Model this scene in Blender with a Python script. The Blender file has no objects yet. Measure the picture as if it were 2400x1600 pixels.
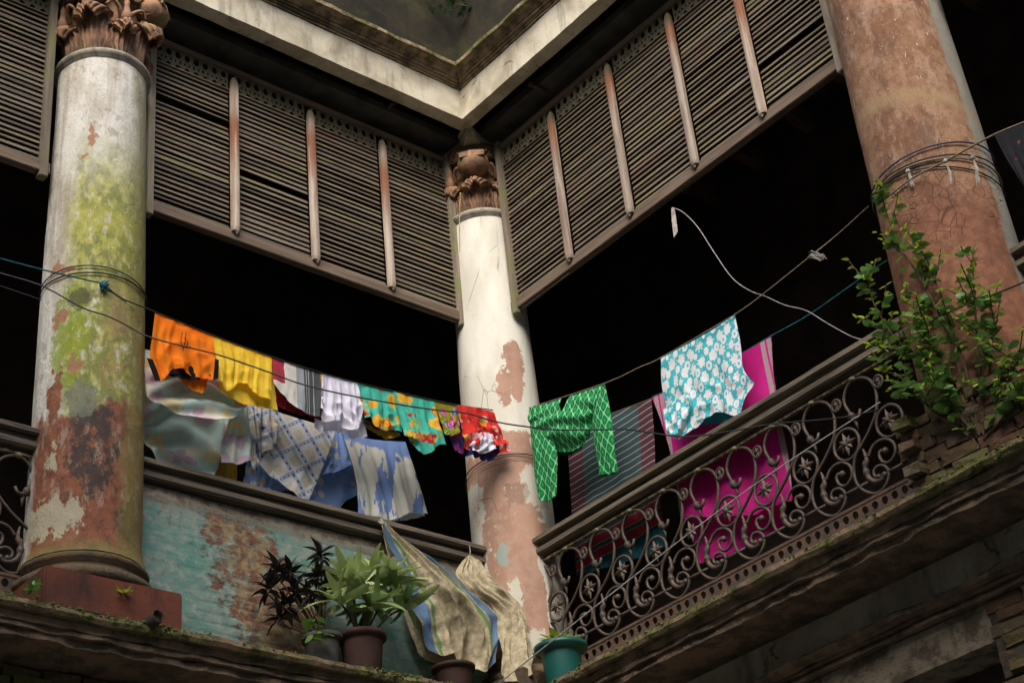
import bpy, bmesh, math, random
import numpy as np
from mathutils import Vector, Matrix, noise as mnoise
R = math.radians
random.seed(7)
scene = bpy.context.scene
C = scene.collection

# ------------------------------------------------------------------ camera, world, sun, exposure
CAM = Vector((-7.879, -8.83, -4.608))
F_PX = 4007.458
def cam_basis():
    yaw, pitch, roll = 0.74433774, 0.55465099, -0.11012208
    f = Vector((math.cos(pitch)*math.sin(yaw), math.cos(pitch)*math.cos(yaw), math.sin(pitch)))
    r = Vector((math.cos(yaw), -math.sin(yaw), 0)); u = r.cross(f)
    c, s = math.cos(roll), math.sin(roll)
    return c*r+s*u, -s*r+c*u, f
CR, CU, CF = cam_basis()
camd = bpy.data.cameras.new('camera'); cam = bpy.data.objects.new('camera', camd); C.objects.link(cam)
camd.sensor_width = 36; camd.lens = F_PX/2400*36; camd.clip_start = 0.05; camd.clip_end = 500
cam.matrix_world = Matrix(((CR.x, CU.x, -CF.x, CAM.x), (CR.y, CU.y, -CF.y, CAM.y), (CR.z, CU.z, -CF.z, CAM.z), (0, 0, 0, 1)))
scene.camera = cam

SUN_EL, SUN_AZ_DIR = 41, (-0.66, -0.60)       # direction towards the sun (over the opposite roofs)
w = bpy.data.worlds.new('World'); scene.world = w; w.use_nodes = True
wn = w.node_tree; wn.nodes.clear()
sky = wn.nodes.new('ShaderNodeTexSky'); sky.sky_type = 'NISHITA'; sky.sun_disc = False
sky.sun_elevation = R(SUN_EL); sky.sun_rotation = math.atan2(SUN_AZ_DIR[0], SUN_AZ_DIR[1]); sky.dust_density = 3.0
bg = wn.nodes.new('ShaderNodeBackground'); bg.inputs[1].default_value = 0.15
wo = wn.nodes.new('ShaderNodeOutputWorld'); wn.links.new(sky.outputs[0], bg.inputs[0]); wn.links.new(bg.outputs[0], wo.inputs[0])
sd = bpy.data.lights.new('sun', 'SUN'); sd.energy = 1.5; sd.angle = R(45); sd.color = (1.0, 0.965, 0.91)
so = bpy.data.objects.new('sun', sd); C.objects.link(so)
dv = Vector((SUN_AZ_DIR[0], SUN_AZ_DIR[1], 0)).normalized()*math.cos(R(SUN_EL)) + Vector((0, 0, math.sin(R(SUN_EL))))
so.rotation_euler = dv.to_track_quat('Z', 'Y').to_euler()
scene.view_settings.view_transform = 'Standard'; scene.view_settings.look = 'None'
scene.view_settings.gamma = 1; scene.view_settings.use_curve_mapping = False
scene.view_settings.exposure = 1.22

# ------------------------------------------------------------------ helpers
def LF(u, d, z): return Vector((-u, -d, z))       # left gallery front: u along the wall from the corner, d out into the court
def RF(u, d, z): return Vector((-d, -u, z))       # right gallery front
def ray(px, py): return CF + CR*((px-1200)/F_PX) + CU*((800-py)/F_PX)
def at(fr, px, py, d=0.0):                         # photo point -> real point on the vertical plane standing d in front of a facade
    v = ray(px, py)
    t = (-d-CAM.y)/v.y if fr is LF else (-d-CAM.x)/v.x
    return CAM + v*t
def uz(fr, px, py, d=0.0):
    p = at(fr, px, py, d)
    return (-p.x, p.z) if fr is LF else (-p.y, p.z)

def tag(o, label=None, cat=None, group=None, kind=None):
    if label: o['label'] = label
    if cat: o['category'] = cat
    if group: o['group'] = group
    if kind: o['kind'] = kind
    return o
def empty(name, loc, label, cat, group=None, rz=0):
    o = bpy.data.objects.new(name, None); C.objects.link(o); o.location = loc; o.rotation_euler = (0, 0, rz)
    o.empty_display_size = .1
    return tag(o, label, cat, group)
def link(name, me, mat, parent=None, loc=None):
    if mat is not None and not me.materials: me.materials.append(mat)
    o = bpy.data.objects.new(name, me); C.objects.link(o)
    if parent is not None:
        o.parent = parent
        base = parent.location if parent.parent is None else parent.location + parent.parent.location
        if loc is None: o.location = -base       # geometry given in world coordinates
        else: o.location = loc
    elif loc is not None: o.location = loc
    return o
def mesh(name, verts, faces, smooth=False, uvs=None, fix=False):
    me = bpy.data.meshes.new(name); me.from_pydata([tuple(v) for v in verts], [], faces)
    if uvs is not None:
        l = me.uv_layers.new(name='UVMap')
        arr = np.array([uvs[lp.vertex_index] for lp in me.loops], dtype=np.float32).ravel()
        l.data.foreach_set('uv', arr)
    if fix:
        bm = bmesh.new(); bm.from_mesh(me); bmesh.ops.recalc_face_normals(bm, faces=bm.faces); bm.to_mesh(me); bm.free()
    if smooth: me.polygons.foreach_set('use_smooth', [True]*len(me.polygons))
    me.update(); return me
class Geo:
    def __init__(s): s.v = []; s.f = []
    def add(s, v, f):
        n = len(s.v); s.v += [tuple(p) for p in v]; s.f += [tuple(i+n for i in q) for q in f]; return s
    def box(s, a, b):
        (x0, y0, z0), (x1, y1, z1) = a, b
        v = [(x, y, z) for z in (z0, z1) for y in (y0, y1) for x in (x0, x1)]
        return s.add(v, [(0, 2, 3, 1), (4, 5, 7, 6), (0, 1, 5, 4), (2, 6, 7, 3), (0, 4, 6, 2), (1, 3, 7, 5)])
    def fbox(s, fr, u0, u1, d0, d1, z0, z1):
        a, b = fr(u0, d0, z0), fr(u1, d1, z1)
        return s.box([min(a[i], b[i]) for i in range(3)], [max(a[i], b[i]) for i in range(3)])
    def tube(s, pts, rad, n=8, caps=True):
        pts = [Vector(p) for p in pts]
        m = len(pts)
        rad = rad if isinstance(rad, (list, tuple)) else [rad]*m
        up = None; vs = []
        for i, p in enumerate(pts):
            t = (pts[min(i+1, m-1)] - pts[max(i-1, 0)]).normalized()
            if up is None:
                up = Vector((0, 0, 1)) if abs(t.z) < .9 else Vector((1, 0, 0))
            a = t.cross(up);
            if a.length < 1e-4: a = t.orthogonal()
            a.normalize(); b = a.cross(t).normalized(); up = b
            for k in range(n):
                an = 2*math.pi*k/n
                vs.append(p + (a*math.cos(an) + b*math.sin(an))*rad[i])
        fs = [(i*n+k, i*n+(k+1) % n, (i+1)*n+(k+1) % n, (i+1)*n+k) for i in range(m-1) for k in range(n)]
        if caps: fs += [tuple(range(n-1, -1, -1)), tuple((m-1)*n+k for k in range(n))]
        return s.add(vs, fs)
    def lathe(s, prof, n=40, c=(0, 0, 0)):
        vs = [(c[0]+r*math.cos(2*math.pi*k/n), c[1]+r*math.sin(2*math.pi*k/n), c[2]+z) for r, z in prof for k in range(n)]
        m = len(prof)
        fs = [(i*n+k, i*n+(k+1) % n, (i+1)*n+(k+1) % n, (i+1)*n+k) for i in range(m-1) for k in range(n)]
        fs += [tuple(range(n-1, -1, -1)), tuple((m-1)*n+k for k in range(n))]
        return s.add(vs, fs)
    def ball(s, c, r, n=10, sq=(1, 1, 1)):
        prof = [(r*math.sin(math.pi*i/n), -r*math.cos(math.pi*i/n)) for i in range(n+1)]
        k0 = len(s.v); s.lathe(prof, n=n+4, c=(0, 0, 0))
        for i in range(k0, len(s.v)):
            v = s.v[i]; s.v[i] = (c[0]+v[0]*sq[0], c[1]+v[1]*sq[1], c[2]+v[2]*sq[2])
        return s
    def make(s, name, mat, parent=None, smooth=False, loc=None, fix=False, bevel=0):
        me = mesh(name, s.v, s.f, smooth=smooth, fix=fix)
        if bevel:
            bm = bmesh.new(); bm.from_mesh(me)
            bmesh.ops.bevel(bm, geom=list(bm.edges), offset=bevel, segments=2, affect='EDGES'); bm.to_mesh(me); bm.free()
        return link(name, me, mat, parent, loc)
def nz(p, s=1.0): return mnoise.noise(Vector(p)*s)
def catmull(pts, k=6):
    pts = [Vector(p) for p in pts]; out = []
    for i in range(len(pts)-1):
        p0 = pts[max(i-1, 0)]; p1 = pts[i]; p2 = pts[i+1]; p3 = pts[min(i+2, len(pts)-1)]
        for j in range(k):
            t = j/k
            out.append(.5*((2*p1) + (p2-p0)*t + (2*p0-5*p1+4*p2-p3)*t*t + (3*p1-p0-3*p2+p3)*t**3))
    return out + [pts[-1]]
def run(name, fr, prof, u0, u1, mat, n=40, jit=0.0, jf=6, parent=None, mitre=True, edge=None, seed=0):
    """closed profile (d,z) swept along a facade; mitred at the inner corner; jit wears the edges"""
    P = []
    for i, (d, z) in enumerate(prof):      # subdivide long profile edges a little
        P.append((d, z))
    vs = []; m = len(P)
    for i in range(n+1):
        t = i/n
        for (d, z) in P:
            us = d if (mitre and u0 == 0) else u0
            uu = us + (u1-us)*t
            j = jit*(nz((uu*jf+seed, d*9, z*9)) + .6*nz((uu*jf*3+seed, d*9+5, z*9))) if jit else 0
            j2 = jit*nz((uu*jf*1.3+seed+40, d*9, z*9)) if jit else 0
            vs.append(fr(uu, d+(min(j, .3*jit) if d > 0 else 0), z+j2*.6))
    fs = [(i*m+k, i*m+(k+1) % m, (i+1)*m+(k+1) % m, (i+1)*m+k) for i in range(n) for k in range(m)]
    fs += [tuple(range(m)), tuple(n*m+k for k in range(m))]
    return link(name, mesh(name, vs, fs, fix=True), mat, parent)

# ------------------------------------------------------------------ material language
class S:
    def __init__(s, m, k): s.m = m; s.k = k
    def _b(s, op, o, rev=False):
        a, b = (o, s) if rev else (s, o); return s.m.math(op, a, b)
    def __add__(s, o): return s._b('ADD', o)
    __radd__ = __add__
    def __sub__(s, o): return s._b('SUBTRACT', o)
    def __rsub__(s, o): return s._b('SUBTRACT', o, True)
    def __mul__(s, o): return s._b('MULTIPLY', o)
    __rmul__ = __mul__
    def __truediv__(s, o): return s._b('DIVIDE', o)
    def __neg__(s): return s*-1
class Mt:
    def __init__(s, name):
        s.mat = bpy.data.materials.new(name); s.mat.use_nodes = True; s.nt = s.mat.node_tree; s.nt.nodes.clear()
        tc = s.n('ShaderNodeTexCoord'); s.objv = tc.outputs['Object']; s.uvv = tc.outputs['UV']
        oi = s.n('ShaderNodeObjectInfo'); s.rnd = S(s, oi.outputs['Random']); s.loc = oi.outputs['Location']
    def n(s, t): return s.nt.nodes.new(t)
    def put(s, inp, v):
        if isinstance(v, S): s.nt.links.new(v.k, inp)
        elif isinstance(v, bpy.types.NodeSocket): s.nt.links.new(v, inp)
        elif isinstance(v, tuple): inp.default_value = (*v, 1) if len(v) == 3 and inp.type == 'RGBA' else v
        else: inp.default_value = v
    def math(s, op, a, b=0.0, c=None, clamp=False):
        n = s.n('ShaderNodeMath'); n.operation = op; n.use_clamp = clamp
        s.put(n.inputs[0], a); s.put(n.inputs[1], b)
        if c is not None: s.put(n.inputs[2], c)
        return S(s, n.outputs[0])
    def sin(s, a): return s.math('SINE', a)
    def abs(s, a): return s.math('ABSOLUTE', a)
    def fract(s, a): return s.math('FRACT', a)
    def mx(s, a, b): return s.math('MAXIMUM', a, b)
    def mn(s, a, b): return s.math('MINIMUM', a, b)
    def gt(s, a, b): return s.math('GREATER_THAN', a, b)
    def lt(s, a, b): return s.math('LESS_THAN', a, b)
    def xyz(s, v=None):
        n = s.n('ShaderNodeSeparateXYZ'); s.nt.links.new(v or s.objv, n.inputs[0]); return [S(s, n.outputs[i]) for i in range(3)]
    def vec(s, x, y, z=0.0):
        n = s.n('ShaderNodeCombineXYZ'); [s.put(n.inputs[i], q) for i, q in enumerate((x, y, z))]; return n.outputs[0]
    def ss(s, a, b, x):
        n = s.n('ShaderNodeMapRange'); n.interpolation_type = 'SMOOTHSTEP'
        s.put(n.inputs[0], x); s.put(n.inputs[1], a); s.put(n.inputs[2], b); return S(s, n.outputs[0])
    def noise(s, scale, detail=5, rough=.6, v=None, st=(1, 1, 1), dist=0):
        n = s.n('ShaderNodeTexNoise'); mp = s.n('ShaderNodeMapping'); mp.inputs['Scale'].default_value = st
        s.nt.links.new(v or s.objv, mp.inputs[0]); s.nt.links.new(mp.outputs[0], n.inputs['Vector'])
        n.inputs['Scale'].default_value = scale; n.inputs['Detail'].default_value = detail
        n.inputs['Roughness'].default_value = rough; n.inputs['Distortion'].default_value = dist
        return S(s, n.outputs[0])
    def vor(s, scale, v=None, st=(1, 1, 1), feat='F1', rand=1.0, out='Distance'):
        n = s.n('ShaderNodeTexVoronoi'); mp = s.n('ShaderNodeMapping'); mp.inputs['Scale'].default_value = st
        n.feature = feat
        s.nt.links.new(v or s.objv, mp.inputs[0]); s.nt.links.new(mp.outputs[0], n.inputs['Vector'])
        n.inputs['Scale'].default_value = scale; n.inputs['Randomness'].default_value = rand
        return S(s, n.outputs[out])
    def mix(s, a, b, f):
        n = s.n('ShaderNodeMix'); n.data_type = 'RGBA'; s.put(n.inputs[0], f); s.put(n.inputs[6], a); s.put(n.inputs[7], b)
        return S(s, n.outputs[2])
    def mul(s, a, k):
        n = s.n('ShaderNodeVectorMath'); n.operation = 'SCALE'; s.put(n.inputs[0], a); s.put(n.inputs['Scale'], k); return S(s, n.outputs[0])
    def out(s, col, rough=.9, bump=None, bs=.5, bd=.01, spec=.25, metal=0, transl=0, sheen=0):
        b = s.n('ShaderNodeBsdfPrincipled'); o = s.n('ShaderNodeOutputMaterial')
        s.put(b.inputs['Base Color'], col); s.put(b.inputs['Roughness'], rough)
        b.inputs['Specular IOR Level'].default_value = spec; b.inputs['Metallic'].default_value = metal
        if bump is not None:
            bn = s.n('ShaderNodeBump'); bn.inputs['Strength'].default_value = bs; bn.inputs['Distance'].default_value = bd
            s.put(bn.inputs['Height'], bump); s.nt.links.new(bn.outputs[0], b.inputs['Normal'])
        if transl:
            t = s.n('ShaderNodeBsdfTranslucent'); s.put(t.inputs[0], col); mxs = s.n('ShaderNodeMixShader'); mxs.inputs[0].default_value = transl
            s.nt.links.new(b.outputs[0], mxs.inputs[1]); s.nt.links.new(t.outputs[0], mxs.inputs[2]); s.nt.links.new(mxs.outputs[0], o.inputs[0])
        else: s.nt.links.new(b.outputs[0], o.inputs[0])
        return s.mat

def m_leftcolumn():
    m = Mt('peeling_limewash_with_moss'); x, y, z = m.xyz(); s_ = x*.77 - y*.63
    n1 = m.noise(5, 9, .62, st=(1, 1, .55)); n2 = m.noise(16, 8, .6, st=(1, 1, .6)); n3 = m.noise(4, 9, .7, st=(1, 1, .4), dist=.1)
    fine = m.noise(60, 5, .7); streak = m.noise(14, 5, .6, st=(1, 1, .07))
    wa = (m.noise(8, 9, .72, st=(1, 1, .8))-.5)*.24; wb = (m.noise(7, 9, .72, st=(1.3, 1.3, 1), dist=.3)-.5)*.42
    def blob(cs, cz, rs, rz, amp=1.4, nn=None):
        a = (s_+wa-cs)/rs; b = (z+wb-cz)/rz
        d = m.math('SQRT', a*a+b*b) + (n2-.5)*.9
        return 1-m.ss(.92, 1.04, d)
    col = m.mix((.64, .62, .56), (.44, .40, .32), m.ss(.42, .66, n3))
    col = m.mix(col, (.36, .29, .22), m.ss(.50, .68, streak)*.6)
    col = m.mix(col, (.30, .24, .18), m.ss(.56, .62, m.noise(12, 9, .72, st=(1, 1, .6)))*.55)
    # moss bloom
    mo = m.ss(-.19, -.02, s_+(n1-.5)*.25)*m.ss(3.25, 2.5, z+(n1-.5)*.9)*m.ss(.55, 1.0, z+(n1-.5)*.5)
    moc = m.mix((.36, .35, .045), (.17, .19, .025), m.ss(.42, .58, n2))
    col = m.mix(col, moc, mo*m.ss(.37, .47, n1*.5+n2*.5)*.9)
    col = m.mix(col, (.22, .28, .02), blob(-.06, 1.45, .13, .42)*.75*m.ss(.35, .5, n2))
    col = m.mix(col, (.42, .42, .06), m.ss(.18, .0, m.abs(z-2.35))*m.ss(-.2, .0, s_)*m.ss(.4, .6, n2)*.7)
    # ochre-brown runs on the right side
    col = m.mix(col, (.27, .17, .08), m.ss(.06, .16, s_+(n1-.5)*.2)*m.ss(2.2, 1.5, z)*m.ss(.42, .56, n1)*.75)
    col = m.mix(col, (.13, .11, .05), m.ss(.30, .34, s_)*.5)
    # terracotta undercoat showing below
    col = m.mix(col, (.50, .48, .34), m.ss(.56, .64, m.noise(20, 7, .7, st=(1, 1, .5)))*mo*.7)
    col = m.mix(col, (.10, .09, .03), m.ss(.60, .72, m.noise(26, 7, .7, st=(1, 1, .35)))*mo*.6)
    terr = m.mix((.24, .085, .045), (.13, .055, .035), m.ss(.4, .7, n2))
    terr = m.mix(terr, (.30, .14, .08), m.ss(.5, .62, m.noise(11, 8, .7))*.6)
    terr = m.mix(terr, (.05, .035, .028), m.ss(.52, .66, m.noise(8, 8, .72, st=(1, 1, .6)))*.65)
    low = m.ss(.98, .62, z+(n1-.5)*.55-m.abs(s_+.02)*.5)
    col = m.mix(col, terr, m.ss(.35, .65, low)*m.ss(-.31, -.24, s_+(n2-.5)*.1))
    col = m.mix(col, (.36, .31, .24), m.ss(.53, .58, m.noise(15, 8, .72, st=(1, 1, .35)))*m.ss(1.0, .6, z)*m.ss(.05, .3, z)*.55)
    col = m.mix(col, (.22, .20, .06), m.ss(.24, .31, s_+(n1-.5)*.15)*.6)
    col = m.mix(col, terr, blob(-.145, .98, .045, .22, .7))
    for c in ((-.17, 2.0, .05, .05), (.02, 3.05, .028, .09), (-.02, 2.9, .022, .03), (-.1, 1.95, .05, .04), (-.14, 1.55, .04, .06), (-.02, 1.2, .06, .06)):
        col = m.mix(col, (.33, .15, .09), blob(*c, .7)*.9)
    # grey-black weathering
    blk = blob(.10, .62, .15, .34, 2.2, n2)
    col = m.mix(col, (.04, .036, .034), blk*.9*m.ss(.40, .52, m.noise(13, 9, .75, st=(1, 1, .7))))
    col = m.mix(col, (.16, .17, .13), blob(.02, .95, .10, .14, 2.2, n2)*.8)
    col = m.mix(col, (.06, .055, .04), blob(-.02, 1.72, .09, .10, 2.2, n2)*.7)
    # remaining lime at the foot
    col = m.mix(col, (.42, .38, .27), blob(-.14, .14, .22, .12, 1.6)*.95)
    col = m.mix(col, (.40, .37, .26), blob(-.14, .55, .04, .10, .9)*.95)
    col = m.mix(col, (.20, .19, .06), m.ss(.02, -.14, z+(n1-.5)*.2)*.8)
    spots = m.ss(.73, .80, m.noise(34, 3, .6))
    col = m.mix(col, (.07, .06, .04), spots*.7)
    hgt = n1*.6+fine*.25+n2*.4
    return m.out(col, .85, hgt+m.noise(11, 9, .72)*.8, .8, .025, spec=.3)

def m_cornercolumn():
    m = Mt('peeling_cream_and_pink_plaster'); x, y, z = m.xyz(); s_ = x*.77 - y*.63
    n1 = m.noise(5.5, 9, .6, st=(1, 1, .7)); n2 = m.noise(18, 7, .6); n3 = m.noise(2.5, 6, .6, st=(1, 1, .4)); fine = m.noise(70, 4, .7)
    wa = (m.noise(7, 9, .70, st=(1, 1, .8))-.5)*.26; wb = (m.noise(6, 9, .70, st=(1.3, 1.3, 1), dist=.3)-.5)*.50
    def blob(cs, cz, rs, rz, amp=1.3, nn=None):
        a = (s_+wa-cs)/rs; b = (z+wb-cz)/rz
        return 1-m.ss(.95, 1.01, m.math('SQRT', a*a+b*b) + ((nn or n1)-.5)*amp*.5 + (n2-.5)*.7)
    col = m.mix((.66, .64, .56), (.55, .52, .44), m.ss(.4, .6, n3))
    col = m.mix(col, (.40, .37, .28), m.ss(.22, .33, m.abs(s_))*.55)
    pink = m.mix((.42, .25, .18), (.34, .20, .145), m.ss(.4, .62, n1))
    pink = m.mix(pink, (.46, .30, .22), m.ss(.5, .7, n2)*.6)
    for c in ((.13, 2.33, .075, .32, 1.2), (.03, 2.12, .06, .2, 1.9), (-.02, 1.5, .30, .26, 1.2), (-.20, 1.75, .05, .12, 1.2),
              (-.02, .9, .235, .62, .8), (-.12, .55, .12, .55, .9), (.09, .3, .085, .75, 1.1), (-.02, -.22, .33, .28, 1.3)):
        col = m.mix(col, pink, blob(*c))
    lime = (.52, .49, .41)
    col = m.mix(col, (.40, .29, .22), m.ss(.52, .60, m.noise(12, 8, .72))*m.ss(1.7, 1.2, z)*.6)
    for c in ((-.13, .18, .16, .24, 1.8), (.23, .62, .085, .22, 1.6), (.16, 1.25, .07, .20, 1.5), (-.03, .28, .05, .24, 1.6), (.02, -.02, .10, .10, 2.0)):
        col = m.mix(col, lime, blob(*c))
    col = m.mix(col, (.26, .36, .33), blob(-.11, .66, .05, .07, 2.2)*.8)
    col = m.mix(col, (.16, .115, .085), blob(.03, 1.18, .09, .10, 1.5, n2)*.45)
    flk = m.ss(.66, .70, m.noise(24, 4, .55))*m.lt(z, 2.0)
    col = m.mix(col, lime, flk*.8)
    col = m.mix(col, (.24, .20, .15), m.ss(.60, .74, m.noise(10, 5, .6, st=(1, 1, .1)))*.45)
    col = m.mix(col, (.20, .17, .06), m.ss(.05, -.25, z+(n1-.5)*.35)*.75)
    crack = m.ss(.02, .004, m.vor(5, st=(1, 1, .5), feat='DISTANCE_TO_EDGE'))*m.ss(.5, .6, n3)
    col = m.mix(col, (.12, .09, .07), crack*.6)
    return m.out(col, .85, n1*.6+fine*.2+flk*.2, .45, .015, spec=.25)

def m_rightcolumn():
    m = Mt('salmon_plaster_cracked'); x, y, z = m.xyz(); s_ = x*.77 - y*.63
    n1 = m.noise(4, 9, .62, st=(1, 1, .6)); n2 = m.noise(15, 8, .62); fine = m.noise(60, 5, .7)
    col = m.mix((.31, .18, .105), (.205, .10, .056), m.ss(.4, .6, n1*.6+n2*.4))
    col = m.mix(col, (.40, .27, .19), m.ss(.48, .60, m.noise(9, 8, .7, st=(1, 1, .5)))*.6)
    col = m.mix(col, (.13, .07, .045), m.ss(.50, .62, m.noise(5, 9, .75, st=(1, 1, .45)))*.75)
    col = m.mix(col, (.09, .055, .04), m.ss(.60, .64, m.noise(38, 6, .7, st=(1, 1, .7)))*.7)
    col = m.mix(col, (.46, .36, .27), m.ss(.62, .66, m.noise(45, 5, .7, st=(1, 1, .6)))*.6)
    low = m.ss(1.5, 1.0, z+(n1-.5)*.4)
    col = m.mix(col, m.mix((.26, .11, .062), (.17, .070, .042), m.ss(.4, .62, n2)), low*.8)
    crack = m.ss(.035, .006, m.vor(13, st=(1, 1, .9), feat='DISTANCE_TO_EDGE'))*m.ss(.44, .56, m.noise(3, 3, .5))*m.ss(1.75, 1.5, z)*m.gt(z, .9)
    col = m.mix(col, (.10, .045, .03), crack*.75)
    dark = m.ss(.60, .68, m.noise(22, 7, .7))*m.ss(.44, .60, m.noise(2.2, 3, .5, st=(1, 1, .7)))
    col = m.mix(col, (.07, .045, .03), dark*.8)
    spk = m.ss(.665, .70, m.noise(30, 4, .6, st=(1, 1, .45)))*m.ss(1.9, 2.3, z)*m.ss(.30, .0, s_)
    col = m.mix(col, (.55, .50, .42), spk*.9)
    # bare grey lime down the far side
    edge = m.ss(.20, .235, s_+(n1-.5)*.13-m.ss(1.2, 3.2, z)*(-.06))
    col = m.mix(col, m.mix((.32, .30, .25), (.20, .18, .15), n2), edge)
    col = m.mix(col, (.33, .24, .13), m.ss(.08, .0, m.abs(z-1.95+s_*.3+(n1-.5)*.15))*.6)
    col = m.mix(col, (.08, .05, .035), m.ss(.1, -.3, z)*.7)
    return m.out(col, .88, n1*.6+fine*.25+n2*.35-crack*.6, .6, .02, spec=.2)

def m_wood(name, a, b, c=None, dirn=0, scale=1, moss=0, reddish=0):
    m = Mt(name); st = [1, 1, 1]; st = [30*scale, 30*scale, 30*scale]; st[dirn] = 1.6*scale
    off = m.n('ShaderNodeVectorMath'); off.operation = 'ADD'; m.nt.links.new(m.objv, off.inputs[0])
    m.nt.links.new(m.vec(m.rnd*37, m.rnd*71, m.rnd*13), off.inputs[1]); v = off.outputs[0]
    g = m.noise(1, 6, .65, v=v, st=tuple(st), dist=.4); g2 = m.noise(4, 5, .6, v=v)
    col = m.mix(a, b, m.ss(.38, .62, g)); 
    if c: col = m.mix(col, c, m.ss(.48, .66, g2)*.7)
    tint = m.rnd
    col = m.mul(col, m.rnd*.5+.72)
    if moss: col = m.mix(col, (.16, .17, .07), m.ss(.5, .68, m.noise(2, 5, .6, v=v))*moss)
    if reddish:
        z = m.xyz()[2]+(m.rnd-.5)*.45
        col = m.mix(col, (.23, .09, .045), m.ss(.70, 1.15, z+(g2-.5)*.3)*m.ss(1.42, 1.2, z)*reddish*m.ss(.3, .5, g))
        col = m.mix(col, (.10, .09, .05), m.ss(1.36, 1.5, m.xyz()[2])*.85)  # post tops fade to dark: shade under the overhang put into the colour
    return m.out(col, .85, g, .5, .004, spec=.2)

def m_iron():
    m = Mt('weathered_cast_iron'); n = m.noise(9, 6, .6); n2 = m.noise(40, 5, .6)
    col = m.mix((.060, .048, .038), (.105, .078, .058), m.ss(.4, .62, n))
    col = m.mix(col, (.17, .075, .035), m.ss(.56, .7, n2)*.55)
    col = m.mix(col, (.20, .18, .12), m.ss(.62, .74, m.noise(25, 6, .7))*.5)
    return m.out(col, .62, n2, .35, .003, spec=.4, metal=.25)
def m_lichen():
    m = Mt('iron_with_lichen'); n = m.noise(9, 6, .6); n2 = m.noise(30, 6, .65)
    col = m.mix((.08, .062, .045), (.28, .25, .15), m.ss(.42, .6, n2)); col = m.mix(col, (.22, .10, .05), m.ss(.55, .7, n)*.6)
    return m.out(col, .85, n2, .6, .006)
def m_rust():
    m = Mt('rusty_perforated_iron'); n = m.noise(9, 6, .6); n2 = m.noise(40, 5, .6)
    col = m.mix((.07, .052, .042), (.115, .068, .045), m.ss(.4, .62, n)); col = m.mix(col, (.19, .09, .045), m.ss(.58, .74, n2)*.5)
    return m.out(col, .8, n2, .5, .004)

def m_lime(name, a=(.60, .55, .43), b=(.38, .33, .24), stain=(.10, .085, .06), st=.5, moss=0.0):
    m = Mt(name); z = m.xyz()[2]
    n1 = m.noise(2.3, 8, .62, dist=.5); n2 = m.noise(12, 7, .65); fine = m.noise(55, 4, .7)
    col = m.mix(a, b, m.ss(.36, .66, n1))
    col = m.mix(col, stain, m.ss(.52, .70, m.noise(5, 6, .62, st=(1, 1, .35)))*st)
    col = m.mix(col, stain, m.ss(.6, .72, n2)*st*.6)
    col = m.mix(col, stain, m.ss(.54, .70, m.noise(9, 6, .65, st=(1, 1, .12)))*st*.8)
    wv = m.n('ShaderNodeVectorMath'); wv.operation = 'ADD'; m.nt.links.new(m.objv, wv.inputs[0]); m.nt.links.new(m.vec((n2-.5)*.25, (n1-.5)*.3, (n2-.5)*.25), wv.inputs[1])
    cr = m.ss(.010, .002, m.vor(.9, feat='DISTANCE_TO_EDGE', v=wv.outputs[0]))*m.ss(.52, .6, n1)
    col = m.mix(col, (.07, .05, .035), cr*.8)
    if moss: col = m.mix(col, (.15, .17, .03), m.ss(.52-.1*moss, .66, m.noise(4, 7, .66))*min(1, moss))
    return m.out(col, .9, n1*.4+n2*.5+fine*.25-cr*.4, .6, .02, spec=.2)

def m_ledge(name, base=(.21, .145, .095), edge=-.6, strong=1.0):
    m = Mt(name); z = m.xyz()[2]
    n1 = m.noise(6, 8, .65); n2 = m.noise(22, 7, .65); n0 = m.noise(1.5, 5, .6)
    col = m.mix(base, (.10, .075, .055), m.ss(.42, .6, n1))
    col = m.mix(col, (.26, .19, .13), m.ss(.6, .72, n2)*.7)
    top = m.ss(edge-.03, edge+.02, z+(n1-.5)*.05)
    mossc = m.mix((.16, .145, .055), (.045, .055, .02), m.ss(.4, .62, n2))
    mossc = m.mix(mossc, (.34, .32, .15), m.ss(.58, .70, m.noise(45, 5, .7))*.7)
    col = m.mix(col, mossc, top*strong*m.ss(.40, .56, n0*.5+n1*.5))
    col = m.mix(col, mossc, m.ss(.56, .68, n1)*.5*strong)
    return m.out(col, .92, n1+n2*.6, .9, .03, spec=.15)

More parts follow.
